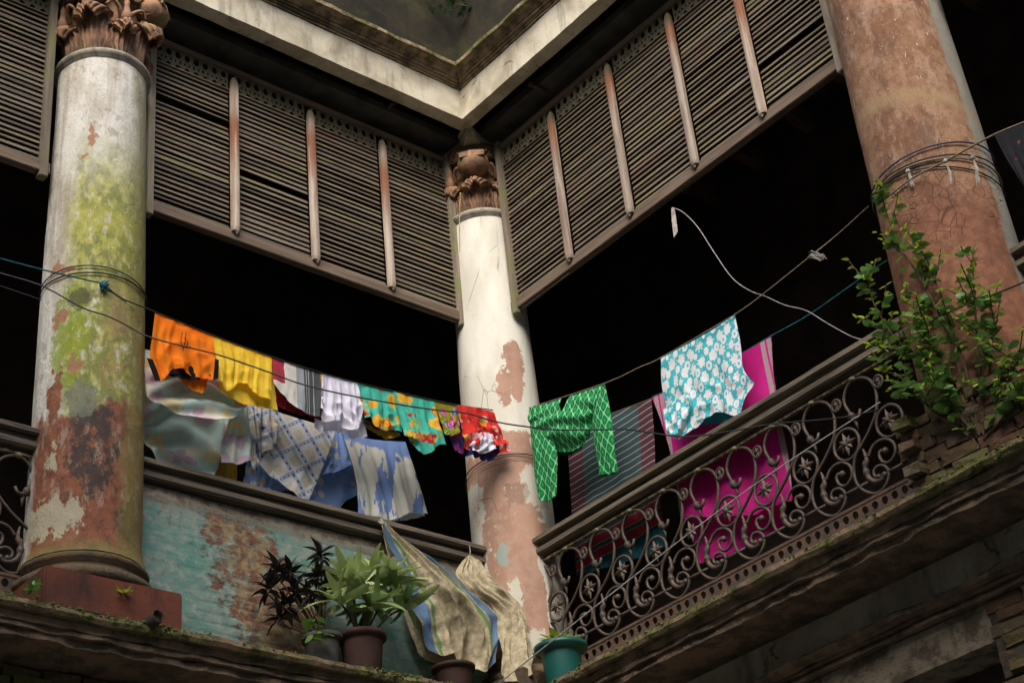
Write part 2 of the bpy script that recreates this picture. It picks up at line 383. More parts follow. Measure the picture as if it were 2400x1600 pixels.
def m_turq():
    m = Mt('turquoise_paint_over_brick'); x, y, z = m.xyz()
    n1 = m.noise(3, 8, .62, st=(1, 1, 1.3)); n2 = m.noise(14, 8, .65, st=(.8, .8, 1.1)); fine = m.noise(60, 4, .7)
    # paint slightly worn on the face of the courses
    col = m.mix((.13, .25, .215), (.21, .275, .24), m.ss(.40, .60, n1*.5+n2*.5))
    col = m.mix(col, (.10, .10, .075), m.ss(.55, .68, m.noise(13, 8, .72, st=(1, 1, .4)))*.6)
    col = m.mix(col, (.085, .25, .20), m.ss(.52, .68, m.noise(4, 6, .6, st=(.5, .5, 2)))*.8)
    col = m.mix(col, (.34, .34, .29), m.ss(.5, .66, n2)*.6)
    bare = m.mix((.17, .075, .05), (.30, .22, .12), m.ss(.42, .58, n2))
    bare = m.mix(bare, (.08, .045, .035), m.ss(.55, .7, m.noise(9, 6, .6)))
    # big bare patch right of middle
    a = (x+2.12+(z+.1)*.45)/.40; b = (z-.0)/.78
    d = m.math('SQRT', a*a+b*b)+(n1-.5)*2.2+(n2-.5)*1.8
    patch = (1-m.ss(.74, .96, d))*(.55+.45*m.ss(.40, .52, m.noise(16, 8, .72, st=(1, 1, .7))))
    small = m.ss(.62, .66, m.noise(7, 7, .62))*m.gt(z, -.1)
    col = m.mix(col, bare, m.mx(patch, small*.9))
    col = m.mix(col, m.mix((.26, .24, .19), (.15, .10, .075), m.ss(.4, .6, n2)), m.ss(.50, .62, z+(n1-.5)*.18))
    col = m.mix(col, (.055, .065, .05), m.ss(-.12, -.45, z+(n1-.5)*.3)*.55)
    return m.out(col, .88, n1*.5+n2*.6+fine*.2-patch*.5, .6, .02, spec=.2)

def m_brick(name, a=(.20, .085, .05), b=(.12, .06, .04), moss=.4):
    m = Mt(name); n1 = m.noise(9, 6, .65); n2 = m.noise(35, 5, .65)
    col = m.mix(a, b, m.rnd); col = m.mix(col, (.24, .19, .14), m.ss(.52, .7, n1)*.6)
    col = m.mix(col, (.05, .04, .03), m.ss(.55, .7, n2)*.6)
    col = m.mix(col, (.12, .13, .04), m.ss(.5, .62, m.noise(3, 5, .6, v=m.loc))*moss)
    return m.out(col, .92, n1+n2*.5, .8, .012, spec=.15)
def m_flat(name, c, rough=.9, var=.25, sc=8, spec=.2, c2=None, transl=0):
    m = Mt(name); n = m.noise(sc, 5, .6); c2 = c2 or tuple(q*.6 for q in c)
    return m.out(m.mix(c, c2, m.ss(.4, .65, n)), rough, m.noise(sc*5, 4, .6), var, .004, spec=spec, transl=transl)
def m_terracotta_carved():
    m = Mt('carved_terracotta'); n1 = m.noise(7, 6, .6); n2 = m.noise(28, 6, .65)
    z = m.xyz()[2]
    col = m.mix((.34, .185, .105), (.14, .078, .05), m.ss(.4, .62, n1))
    col = m.mix(col, (.42, .28, .20), m.ss(.58, .7, n2)*.6)
    col = m.mix(col, (.23, .21, .07), m.ss(.52, .66, m.noise(5, 5, .6))*.5)
    col = m.mix(col, (.05, .035, .03), m.ss(.5, .66, m.noise(4, 5, .6))*.6)
    return m.out(col, .8, n2+n1*.5, .5, .008, spec=.3)
def m_leaf(name, a, b, tipc=None, rough=.45, transl=.25):
    m = Mt(name); v = m.xyz(); 
    col = m.mix(a, b, m.rnd)
    col = m.mix(col, tuple(q*.55 for q in a), m.ss(.45, .62, m.noise(25, 4, .6))*.5)
    if tipc: col = m.mix(col, tipc, m.ss(.4, .6, m.noise(9, 3, .5, v=m.loc)))
    mid = m.ss(.004, .001, m.abs(v[1]))
    col = m.mix(col, tuple(min(1, q*1.7) for q in a), mid*.5)
    return m.out(col, rough, None, spec=.5, transl=transl)

# ---- cloth
def cloth_mat(name, fn, transl=.28, rough=.92):
    m = Mt(name); u, v, _ = m.xyz(m.uvv)
    col = fn(m, u, v); wv = m.noise(260, 2, .5, v=m.uvv); cr = m.noise(16, 5, .6, v=m.uvv, st=(1, .5, 1))
    return m.out(col, rough, wv*.25+cr, .35, .006, spec=.1, transl=transl)
def plain(c, c2=None):
    c2 = c2 or tuple(q*.85 for q in c)
    return lambda m, u, v: m.mix(c, c2, m.ss(.4, .65, m.noise(9, 5, .6, v=m.uvv)))
def flowers(base, cols, sc=9, thr=.36):
    def fn(m, u, v):
        col = m.mix(base, tuple(q*.8 for q in base), m.ss(.4, .6, m.noise(6, 4, .6, v=m.uvv)))
        wob = (m.noise(30, 4, .6, v=m.uvv)-.5)*.35
        for i, (c, c2, s, t) in enumerate(cols):
            vv = m.vec(u+i*3.7, v+i*1.9)
            d = m.vor(s, v=vv)+wob
            ang = m.noise(s*3, 2, .5, v=vv)
            k = 1-m.ss(t, t+.03, d+(ang-.5)*.35)
            inner = 1-m.ss(t*.3, t*.45, d)
            col = m.mix(col, m.mix(c, c2, m.mx(inner, m.ss(.45, .6, ang)*.6)), k)
        return col
    return fn
def fn_plaid(m, u, v):
    a = u*.82+v*.57; b = v*.82-u*.57
    def stripes(t, p, lo, hi): f = m.fract(t/p+50); return m.gt(f, lo)*m.lt(f, hi)
    col = m.mix((.74, .73, .70), (.74, .75, .78), m.noise(8, 3, .5, v=m.uvv))
    big = stripes(a, .16, .35, .8)*stripes(b, .16, .3, .78)
    col = m.mix(col, (.70, .62, .48), big*.8)
    col = m.mix(col, (.70, .52, .36), big*m.ss(.5, .6, m.noise(40, 3, .5, v=m.uvv))*.6)
    col = m.mix(col, (.30, .37, .55), stripes(a, .16, .02, .24)*.6)
    col = m.mix(col, (.30, .37, .55), stripes(b, .16, .02, .22)*.6)
    col = m.mix(col, (.06, .09, .30), stripes(a, .16, .06, .16)*stripes(b, .05, .2, .62))
    col = m.mix(col, (.10, .14, .36), stripes(b, .16, .07, .14)*stripes(a, .04, .25, .6))
    col = m.mix(col, (.30, .36, .30), stripes(a, .32, .86, .97)*.6)
    col = m.mix(col, (.75, .75, .76), stripes(a, .16, .27, .33)); col = m.mix(col, (.75, .75, .76), stripes(b, .16, .24, .29))
    return col
def fn_polka(m, u, v):
    d = m.vor(7, v=m.uvv, rand=.75)
    col = m.mix((.17, .28, .56), (.24, .36, .64), m.noise(30, 5, .7, v=m.uvv))
    ring = 1-m.ss(.34, .37, d); col = m.mix(col, (.52, .50, .48), ring)
    col = m.mix(col, (.10, .14, .36), m.ss(.05, .03, m.abs(d-.12))*m.gt(m.noise(60, 2, .5, v=m.uvv), .5))
    return col
def fn_bluewhite(m, u, v):
    n = m.noise(3.1, 4, .65, v=m.uvv, st=(1.8, .45, 1)); n2 = m.noise(18, 5, .7, v=m.uvv)
    k = m.ss(.485, .505, n+(n2-.5)*.16)
    col = m.mix((.24, .36, .68), (.19, .29, .58), n2)
    wht = m.mix((.80, .79, .72), (.72, .70, .62), n2)
    top = m.ss(.05, .08, v*-1+(n2-.5)*.08)
    col = m.mix(col, wht, k*top)
    sp = 1-m.ss(.22, .26, m.vor(4.6, v=m.uvv, rand=.9)+(n2-.5)*.15)
    return m.mix(col, (.14, .23, .50), sp*k)
def fn_ogee(m, u, v):
    n = m.noise(40, 3, .6, v=m.uvv); w_ = (n-.5)*.006
    g = m.math('COSINE', (u+w_)*(6.2832/.062)) + m.math('COSINE', (v+w_)*(6.2832/.115))*1.0
    col = m.mix((.008, .17, .045), (.015, .25, .07), n)
    col = m.mix(col, (.03, .34, .10), m.ss(1.5, 1.9, m.abs(g)))
    return m.mix(col, (.27, .66, .36), m.ss(.34, .20, m.abs(g)))
def fn_lungi(m, u, v):
    f = m.fract(v*-1/.052+m.noise(3, 3, .5, v=m.uvv)*.35+50)
    col = m.mix((.045, .08, .09), (.06, .10, .11), m.noise(14, 4, .6, v=m.uvv))
    side = m.mx(m.lt(u, .17), m.gt(u, .84))
    col = m.mix(col, (.12, .028, .045), side*.8)
    col = m.mix(col, (.52, .50, .47), m.gt(f, .86)*.75)
    vb = v*-1
    low = m.gt(vb, .90)
    lowc = m.mix((.30, .022, .055), (.38, .035, .04), m.gt(u, .7))
    fb = m.fract(vb/.11+.2); lowc = m.mix(lowc, (.04, .065, .07), m.gt(fb, .62)); lowc = m.mix(lowc, (.38, .34, .30), m.gt(m.fract(vb/.037), .88)*m.gt(fb, .55))
    col = m.mix(col, lowc, low); col = m.mix(col, (.015, .085, .115), m.gt(vb, 1.16))
    return col
def sari_fn(w):
    def fn(m, u, v):
        col = m.mix((.70, .03, .30), (.62, .022, .25), m.ss(.4, .6, m.noise(3, 4, .6, v=m.uvv)))
        for a, b in ((.018, .058), (.074, .112), (w-.06, w-.02), (w-.115, w-.075)):
            band = m.gt(u, a)*m.lt(u, b)
            dots = m.gt(m.sin(u*420+v*150)*m.sin(v*520), -.25)
            col = m.mix(col, m.mix((.20, .01, .07), (.62, .47, .50), dots), band)
        return col
    return fn
def fn_turqshirt(m, u, v):
    base = m.mix((.05, .52, .60), (.10, .62, .68), m.noise(12, 3, .5, v=m.uvv))
    d = m.vor(11, v=m.vec(u, v*.72), rand=.22); ang = m.vor(34, v=m.uvv, rand=.4)
    n = m.noise(26, 3, .6, v=m.uvv)
    k = 1-m.ss(.37, .41, d+(ang-.35)*.34+(n-.5)*.25)
    d2 = m.vor(11, v=m.vec(u+.047, v*.72+.045), rand=.25)
    k2 = (1-m.ss(.27, .30, d2))*m.gt(d2, .10)
    dots = 1-m.ss(.24, .30, m.vor(38, v=m.uvv, rand=.7))
    return m.mix(base, (.90, .92, .94), m.mx(m.mx(k, k2), dots*.75))
def fn_greystripe(m, u, v):
    col = m.mix((.78, .76, .71), (.72, .68, .60), m.noise(5, 3, .5, v=m.uvv))
    n = (m.noise(9, 3, .5, v=m.uvv)-.5)*.05; q = u+n
    col = m.mix(col, (.42, .05, .08), m.lt(q, .10)*m.gt(v, -.18))
    col = m.mix(col, (.34, .38, .41), m.gt(u, .20)); col = m.mix(col, (.085, .095, .10), m.gt(u, .26))
    for a in (.275, .295, .335): col = m.mix(col, (.5, .5, .5), m.gt(u, a)*m.lt(u, a+.006))
    col = m.mix(col, (.62, .36, .02), m.gt(u, .40)); return m.mix(col, (.45, .03, .06), m.gt(u, .44))
def fn_pastel(m, u, v):
    col = m.mix((.50, .68, .63), (.60, .74, .70), m.noise(4, 3, .5, v=m.uvv))
    w_ = (m.noise(22, 4, .6, v=m.uvv)-.5)*.3
    d = m.vor(4.3, v=m.uvv, rand=.85)+w_; col = m.mix(col, (.60, .44, .52), 1-m.ss(.36, .42, d))
    d = m.vor(4.3, v=m.vec(u+1.31, v+.77), rand=.85)+w_; k = 1-m.ss(.32, .36, d); col = m.mix(col, m.mix((.76, .64, .34), (.80, .72, .48), m.noise(20, 3, .6, v=m.uvv)), k)
    d = m.vor(5, v=m.vec(u+2.3, v+2.77), rand=.9)+w_; return m.mix(col, (.80, .74, .60), (1-m.ss(.28, .33, d))*.8)
def fn_jute(m, u, v):
    n = m.noise(26, 8, .75)
    col = m.mix((.55, .47, .32), (.30, .25, .16), m.ss(.35, .65, n)); col = m.mix(col, (.38, .32, .20), m.ss(.56, .66, m.noise(75, 4, .7, st=(1, 1, .5)))*.7)
    col = m.mix(col, (.14, .12, .07), m.ss(.55, .68, m.noise(9, 7, .7))*.55)
    return col
def fn_jutestripe(m, u, v):
    col = fn_jute(m, u, v); n = (m.noise(14, 4, .6, v=m.uvv)-.5)*.03; q = u+n
    col = m.mix(col, (.07, .25, .09), m.gt(q, .545)*m.lt(q, .575)); col = m.mix(col, (.06, .17, .36), m.gt(q, .60)*m.lt(q, .66))
    col = m.mix(col, (.07, .25, .09), m.gt(q, .675)*m.lt(q, .69))
    col = m.mix(col, (.06, .17, .36), m.lt(q, .085)*m.gt(q, .03)); col = m.mix(col, (.10, .27, .10), m.lt(q, .125)*m.gt(q, .10)); return col

# =================================================================== LARGE STRUCTURE
MB = dict(
    lcol=m_leftcolumn(), ccol=m_cornercolumn(), rcol=m_rightcolumn(),
    slatL=m_wood('weathered_slat_wood_x', (.095, .078, .06), (.165, .138, .105), (.155, .085, .056), 0, 1, .55),
    slatR=m_wood('weathered_slat_wood_y', (.095, .078, .06), (.165, .138, .105), (.155, .085, .056), 1, 1, .55),
    post=m_wood('bleached_post_wood', (.44, .365, .295), (.26, .195, .15), None, 2, 1.0, 0, .9),
    railL=m_wood('brown_rail_wood_x', (.20, .145, .105), (.125, .09, .068), None, 0),
    railR=m_wood('brown_rail_wood_y', (.22, .16, .115), (.14, .10, .075), None, 1),
    stile=m_wood('stile_wood', (.25, .20, .15), (.16, .13, .10), (.20, .21, .08), 2, 1, .5),
    fret=m_wood('fretwork_wood', (.12, .105, .066), (.08, .07, .045), None, 2),
    hand=m_wood('handrail_wood_x', (.17, .14, .11), (.075, .06, .048), None, 0),
    handR=m_wood('handrail_wood_y', (.18, .15, .11), (.075, .06, .045), None, 1),
    iron=m_iron(), lichen=m_lichen(), rust=m_rust(),
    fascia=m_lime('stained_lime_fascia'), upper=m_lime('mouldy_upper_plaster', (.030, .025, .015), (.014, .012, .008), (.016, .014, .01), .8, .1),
    lowface=m_ledge('grimy_lower_plaster', (.24, .20, .145), -1.0, .25),
    frieze=m_lime('dull_frieze_plaster', (.42, .37, .28), (.28, .24, .17), (.05, .04, .03), .6),
    girder=m_flat('dark_painted_girder', (.085, .082, .072), .6, .4, 5, .4, (.045, .043, .038)),
    ledge=m_ledge('mossy_moulded_ledge'), cornice=m_ledge('mossy_upper_cornice', (.28, .21, .13), 5.03, .8),
    turq=m_turq(), brick=m_brick('old_brick'), mossbrick=m_brick('mossy_brick', (.11, .055, .036), (.085, .068, .042), .85),
    mortar=m_flat('dark_mortar', (.07, .058, .045), .95, .8, 20), dark=m_flat('darkened_interior', (.06, .042, .034), .95, .3, 3),  # dark: unlit depth of the galleries put into the wall colour
    darkwood=m_flat('dark_joist_wood', (.14, .09, .06), .9, .3, 10), terr=m_terracotta_carved(),
    ring=m_flat('neck_ring_stone', (.32, .28, .22), .7, .4, 12, .3, (.15, .135, .115)), abac=m_lime('abacus_plaster', (.50, .48, .38), (.32, .32, .20), (.09, .08, .05), .5, .4),
    plinth=m_lime('red_washed_plinth', (.15, .048, .03), (.09, .034, .024), (.035, .026, .022), .8), base=m_ledge('mossy_column_base', (.13, .09, .05), -.10, .9),
    outer=m_lime('courtyard_wall_plaster', (.46, .41, .33), (.36, .32, .25), (.12, .1, .08), .4), ground=m_flat('courtyard_paving', (.32, .28, .23), .9, .4, 3, .2, (.25, .22, .18)),
    moss=m_flat('bright_moss', (.10, .105, .035), .95, .8, 40, .1, (.05, .07, .015)),
)

def struct(name, g, mat):
    o = g.make(name, mat); o['kind'] = 'structure'; return o
struct('courtyard_ground', Geo().box((-13, -16, -6.6), (4, 4, -6.5)), MB['ground'])
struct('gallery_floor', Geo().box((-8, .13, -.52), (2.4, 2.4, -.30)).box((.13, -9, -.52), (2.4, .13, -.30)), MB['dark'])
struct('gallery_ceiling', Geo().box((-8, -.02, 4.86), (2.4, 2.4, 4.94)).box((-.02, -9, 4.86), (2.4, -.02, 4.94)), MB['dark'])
for i in range(12):
    o = Geo().box((.06, -.7-i*.62, 4.70), (2.38, -.6-i*.62, 4.858)).make('ceiling_beam', MB['darkwood'])
    tag(o, 'dark joist under the ceiling of the right gallery', 'beam', 'ceiling joists of the right gallery')
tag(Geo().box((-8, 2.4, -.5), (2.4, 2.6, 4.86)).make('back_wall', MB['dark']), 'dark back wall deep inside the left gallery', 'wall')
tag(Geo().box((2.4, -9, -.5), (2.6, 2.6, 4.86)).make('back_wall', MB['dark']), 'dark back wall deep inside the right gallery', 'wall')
# far sides of the court (behind and beside the camera)
tag(Geo().box((-12.2, -15.6, -6.5), (-11.8, 2.6, 9.5)).make('courtyard_wall', MB['outer']), 'plain courtyard wall closing the left side of the court', 'wall')
tag(Geo().box((-11.8, -15.6, -6.5), (2.6, -15.2, 10.5)).make('courtyard_wall', MB['outer']), 'plain courtyard wall closing the near side of the court', 'wall')
for fr, side, cm in ((LF, 'left', 'left'), (RF, 'right', 'right')):
    L = 7.5
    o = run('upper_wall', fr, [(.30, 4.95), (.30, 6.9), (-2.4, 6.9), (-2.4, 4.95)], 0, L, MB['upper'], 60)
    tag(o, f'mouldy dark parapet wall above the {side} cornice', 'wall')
    e = empty('cornice', (0, 0, 0), f'stained cream fascia with thin mouldings above the {side} gallery', 'cornice')
    run('fascia', fr, [(.27, 4.62), (.40, 4.62), (.40, 4.93), (.27, 4.93)], 0, L, MB['fascia'], 90, .006, 5, e, seed=3)
    run('bead_moulding', fr, [(.27, 4.932), (.415, 4.932), (.415, 4.95), (.27, 4.95)], 0, L, MB['cornice'], 90, .008, 6, e)
    run('bead_moulding', fr, [(.27, 4.952), (.432, 4.952), (.432, 4.968), (.27, 4.968)], 0, L, MB['cornice'], 90, .008, 6, e, seed=9)
    run('bead_moulding', fr, [(.27, 4.97), (.455, 4.97), (.455, 4.987), (.27, 4.987)], 0, L, MB['cornice'], 90, .008, 6, e, seed=5)
    run('crown_moulding', fr, [(.27, 4.989), (.47, 4.989), (.50, 5.02), (.55, 5.03), (.55, 5.065), (.27, 5.10)], 0, L, MB['cornice'], 110, .014, 5, e, seed=2)
    g = run('girder', fr, [(-.1, 4.63), (.13, 4.63), (.13, 4.70), (.115, 4.70), (.115, 4.65), (.01, 4.65), (.01, 4.945), (-.018, 4.945), (-.018, 4.65), (-.1, 4.65)], 0, L, MB['girder'], 2)
    tag(g, f'dark iron girder under the {side} cornice', 'girder')
    # lower cornice / ledge
    e = empty('gallery_ledge', (0, 0, 0), f'mossy moulded ledge carrying the {side} gallery', 'ledge')
    run('ledge_lip', fr, [(-.1, -.545), (.50, -.545), (.505, -.575), (.49, -.60), (-.1, -.60)], 0, L, MB['ledge'], 200, .016, 5, e, seed=1)
    run('ledge_moulding', fr, [(-.1, -.602), (.45, -.602), (.44, -.645), (-.1, -.645)], 0, L, MB['ledge'], 160, .022, 5, e, seed=11)
    run('ledge_moulding', fr, [(-.1, -.647), (.425, -.647), (.43, -.68), (-.1, -.68)], 0, L, MB['ledge'], 160, .028, 4, e, seed=17)
    run('ledge_moulding', fr, [(-.1, -.682), (.40, -.682), (.405, -.73), (-.1, -.73)], 0, L, MB['ledge'], 160, .026, 6, e, seed=23)
    w_ = empty('lower_wall', (0, 0, 0), f'dull plastered wall below the {side} ledge', 'wall')
    run('frieze_face', fr, [(-.3, -.732), (.0, -.732), (.0, -.94), (-.3, -.94)], 0, L, MB['frieze'], 60, .004, 4, w_)
    run('broken_moulding', fr, [(-.3, -.942), (.07, -.942), (.13, -.975), (.115, -1.0), (.06, -1.01), (-.3, -1.01)], 0, L, MB['ledge'], 200, .035, 4, w_, seed=31)
    run('thin_moulding', fr, [(-.3, -1.012), (.05, -1.012), (.05, -1.03), (.025, -1.035), (.025, -1.05), (.05, -1.055), (.05, -1.075), (-.3, -1.08)], 0, L, MB['ledge'], 160, .012, 4, w_, seed=37)
    run('lower_face', fr, [(-.3, -1.082), (.0, -1.082), (.0, -1.31), (-.3, -1.31)], 0, L, MB['lowface'], 60, .006, 4, w_, seed=4)
    inner = Geo().fbox(fr, 3.1 if fr is RF else 7.3, 7.4, -.34, -.32, -6.4, -1.0)
    if fr is RF:
        Geo().fbox(fr, .3, 3.05, -.3, -.02, -6.5, -1.312).make('lower_pier', MB['frieze'], w_)
        Geo().fbox(fr, 3.05, 7.4, -2.4, -2.3, -6.5, -1.312).make('recess_back', MB['dark'], w_)
        Geo().fbox(fr, 3.05, 7.4, -2.3, -.3, -1.40, -1.312).make('recess_ceiling', MB['dark'], w_)
    else:
        Geo().fbox(fr, .3, 7.4, -.3, -.02, -6.5, -1.312).make('lower_pier', MB['frieze'], w_)

# ---- columns
def leaf_geo(h=.40, w=.50, r0=.245, curl=1.0, ribs=7, nu=22, nv=20):
    """curled acanthus leaf facing +X"""
    prof = [(0, 0), (.008, .12), (.018, .24), (.035, .34), (.07, .41), (.12, .43), (.155, .40), (.16, .345)]
    vs = []; fs = []
    for j in range(nv+1):
        v = j/nv; t = v*(len(prof)-1); i = min(int(t), len(prof)-2); q = t-i
        dr = prof[i][0]*(1-q)+prof[i+1][0]*q; dz = (prof[i][1]*(1-q)+prof[i+1][1]*q)*h/.43
        hw = w*(.72+.28*math.sin(math.pi*min(1, v*1.1)))*(1 if v < .75 else max(.35, 1-(v-.75)*2.4))
        hw *= 1+.10*math.cos(v*30)
        for i2 in range(nu+1):
            a = (i2/nu*2-1)
            rr = r0+.012+dr*curl*(1-.25*a*a)-.02*abs(a)**3 + .012*math.cos(a*math.pi*ribs+v*2.2*(1 if a > 0 else -1)) - .012*(1 if abs(a) < .06 else 0)*0 + .016*math.exp(-(a*7)**2)
            ang = a*hw
            zz = dz - .03*abs(a)*v*2 + (.016*math.sin(a*22) if v > .6 else 0)*v
            vs.append((rr*math.cos(ang), rr*math.sin(ang), zz))
    m = nu+1
    fs = [(j*m+i, j*m+i+1, (j+1)*m+i+1, (j+1)*m+i) for j in range(nv) for i in range(nu)]
    n = len(vs)     # inner skin for thickness
    vs += [(x*.94, y*.94, z-.004) for x, y, z in vs]
    fs += [tuple(reversed([k+n for k in f])) for f in fs]
    rim = [i for i in range(m)] + [j*m+nu for j in range(1, nv+1)] + [nv*m+i for i in range(nu-1, -1, -1)] + [j*m for j in range(nv-1, 0, -1)]
    fs += [(rim[k], rim[k]+n, rim[(k+1) % len(rim)]+n, rim[(k+1) % len(rim)]) for k in range(len(rim))]
    return vs, fs
def spiral_band(r0, turns, width, th=.016, n=70):
    """scroll seen from its side; axis along Y"""
    g = Geo()
    for i in range(n):
        pass
    vs = []; fs = []
    for i in range(n+1):
        t = i/n; a = t*turns*2*math.pi; r = r0*(1-t)**.8+.012
        for (rr, yy) in ((r, -width/2), (r+th*.4, 0), (r, width/2), (r-th, width/2), (r-th, -width/2)):
            wd = 1-.25*t
            vs.append((rr*math.cos(a), yy*wd, rr*math.sin(a)))
    k = 5
    fs = [(i*k+j, i*k+(j+1) % k, (i+1)*k+(j+1) % k, (i+1)*k+j) for i in range(n) for j in range(k)]
    fs += [tuple(range(k)), tuple(n*k+j for j in range(k))]
    return vs, fs
LEAFV = leaf_geo(); LEAF_ME = mesh('acanthus_leaf', *LEAFV, smooth=True, fix=True); LEAF_ME.materials.append(MB['terr'])
SMALLV = leaf_geo(.30, .38, .245, .75, 5); SLEAF_ME = mesh('side_leaf', *SMALLV, smooth=True, fix=True); SLEAF_ME.materials.append(MB['terr'])
VOL_ME = mesh('volute', *spiral_band(.125, 2.5, .25, .020), smooth=False, fix=True); VOL_ME.materials.append(MB['terr'])
HEL_ME = mesh('small_scroll', *spiral_band(.055, 2.0, .05, .010, 50), fix=True); HEL_ME.materials.append(MB['terr'])
def place(name, me, parent, loc, rz=0, ry=0, sc=1):
    o = bpy.data.objects.new(name, me); C.objects.link(o); o.parent = parent; o.location = loc; o.rotation_euler = (0, ry, rz)
    o.scale = (sc, sc, sc) if not isinstance(sc, tuple) else sc
    return o
def column(x, y, mat, label, rs, plinth=True, basem=None, lh=1.0, group='courtyard columns'):
    t = empty('column', (x, y, 0), label, 'column', group); pm = basem or MB['plinth']
    prof = []
    for i in range(41):
        q = i/40; z = -.10+q*3.90
        r = rs*(1.03-.0*q) if q < .1 else rs*(1.03-.125*((q-.1)/.9)**1.3)
        if q < .04: r += .03*(1-q/.04)**2
        prof.append((r, z))
    n = 72; vs = []
    for r, z in prof:
        for k in range(n):
            a = 2*math.pi*k/n; rr = r+.004*nz((math.cos(a)*2+x, math.sin(a)*2, z*2.2))+.0025*nz((math.cos(a)*7, math.sin(a)*7+x, z*6))
            vs.append((rr*math.cos(a), rr*math.sin(a), z))
    fs = [(i*n+k, i*n+(k+1) % n, (i+1)*n+(k+1) % n, (i+1)*n+k) for i in range(40) for k in range(n)]
    link('shaft', mesh('shaft', vs, fs, smooth=True), mat, t, (0, 0, 0))
    rt = prof[-1][0]
    ring = [(rt-.01, 3.785), (rt+.006, 3.79), (rt+.008, 3.80), (rt+.022, 3.81), (rt+.034, 3.825), (rt+.034, 3.845), (rt+.02, 3.862), (rt-.04, 3.87), (rt-.05, 3.80)]
    Geo().lathe(ring, 64).make('neck_ring', MB['ring'], t, True, (0, 0, 0))
    b = [(rs-.02, -.295), (rs+.07, -.29), (rs+.095, -.26), (rs+.09, -.225), (rs+.05, -.205), (rs+.035, -.19), (rs+.03, -.165), (rs+.055, -.15), (rs+.06, -.125), (rs+.03, -.10), (rs-.02, -.095)]
    Geo().lathe(b, 64).make('column_base', MB['base'], t, True, (0, 0, 0))
    if plinth:
        g = Geo().box((-.445, -.44, -.542), (.445, .40, -.292)); g.make('plinth', pm, t, loc=(0, 0, 0), bevel=.012)
    # capital
    sc = rt/.30
    Geo().lathe([(rt*.86, 3.86), (rt*.84, 4.1), (rt*.86, 4.35), (rt*.98, 4.5), (rt*1.02, 4.56)], 40).make('bell', MB['terr'], t, True, (0, 0, 0))
    for k in range(4):
        a = math.pi/4+k*math.pi/2
        place('acanthus_leaf', LEAF_ME, t, (0, 0, 3.865), a, 0, (sc, sc, lh))
        place('side_leaf', SLEAF_ME, t, (0, 0, 3.865), a+math.pi/4, 0, (sc, sc, 1.0))
        ca, sa = math.cos(a), math.sin(a)
        zb = 4.30 if lh < 1 else 4.41; bc = Vector((ca*rt*1.13, sa*rt*1.13, zb))
        vs = []; NB = 20
        for j in range(NB+1):
            th_ = math.pi*j/NB
            for i in range(36):
                ph_ = 2*math.pi*i/36; y_ = math.cos(th_); rad = math.sin(th_)*(1+.045*math.cos(th_*15))
                q_ = (rad*math.cos(ph_)*.125, y_*.135, rad*math.sin(ph_)*.125*(.9 if math.sin(ph_) < 0 else 1.05))
                vs.append((bc.x+q_[0]*ca-q_[1]*sa, bc.y+q_[0]*sa+q_[1]*ca, bc.z+q_[2]))
        fs = [(j*36+i, j*36+(i+1) % 36, (j+1)*36+(i+1) % 36, (j+1)*36+i) for j in range(NB) for i in range(36)]
        link('carved_boss', mesh('carved_boss', vs, fs, smooth=True), MB['terr'], t, (0, 0, 0))
        place('volute', VOL_ME, t, (bc.x, bc.y, bc.z+.01), a, 0, (.86, .86, .86))
        b_ = a+math.pi/4; cb, sb = math.cos(b_), math.sin(b_)
        for q in (-1, 1):
            place('small_scroll', HEL_ME, t, (cb*rt*1.0-sb*q*.07, sb*rt*1.0+cb*q*.07, 4.44), b_+math.pi/2, 0, (q, 1, 1) if q > 0 else (-1, 1, 1))
            pts = [(cb*rt*.92-sb*q*.02, sb*rt*.92+cb*q*.02, 4.22), (cb*rt*1.06-sb*q*.06, sb*rt*1.06+cb*q*.06, 4.27), (cb*rt*1.12-sb*q*.12, sb*rt*1.12+cb*q*.12, 4.30), (cb*rt*1.05-sb*q*.16, sb*rt*1.05+cb*q*.16, 4.25)]
            Geo().tube(catmull(pts, 5), [.018]*5+[.015]*5+[.012]*5+[.008], 6).make('tendril', MB['terr'], t, True, (0, 0, 0))
        g = Geo(); g.lathe([(.004, 0), (.034, .03), (.040, .07), (.026, .12), (.018, .17), (.022, .20), (.004, .25)], 12)
        g.make('hanging_bud', MB['terr'], t, True, (cb*rt*1.08, sb*rt*1.08, 4.14))
    # abacus: concave square
    def abac(h0, h1, R0, dip):
        out = []; N = 8
        for k in range(4):
            a0 = math.pi/4+k*math.pi/2; a1 = a0+math.pi/2
            p0 = Vector((math.cos(a0), math.sin(a0)))*R0; p1 = Vector((math.cos(a1), math.sin(a1)))*R0
            tt = (p1-p0).normalized(); p0 = p0+tt*.05; p1 = p1-tt*.05; nn = -(p0+p1).normalized()
            for i in range(N+1):
                q = i/N; p = p0.lerp(p1, q)+nn*dip*math.sin(math.pi*q); out.append((p.x, p.y))
        m = len(out); vs = [(x_, y_, h0) for x_, y_ in out]+[(x_, y_, h1) for x_, y_ in out]
        fs = [(i, (i+1) % m, m+(i+1) % m, m+i) for i in range(m)]+[tuple(range(m-1, -1, -1)), tuple(range(m, 2*m))]
        return vs, fs
    g = Geo(); g.add(*abac(4.548, 4.572, .44*sc, .075)); g.add(*abac(4.574, 4.627, .475*sc, .08)); g.make('abacus', MB['abac'], t, loc=(0, 0, 0), fix=True)
    return t
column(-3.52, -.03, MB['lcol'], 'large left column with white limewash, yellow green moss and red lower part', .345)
cc = column(.02, -.035, MB['ccol'], 'cream and pink peeling column standing in the inner corner', .318, basem=MB['base'], lh=.70)
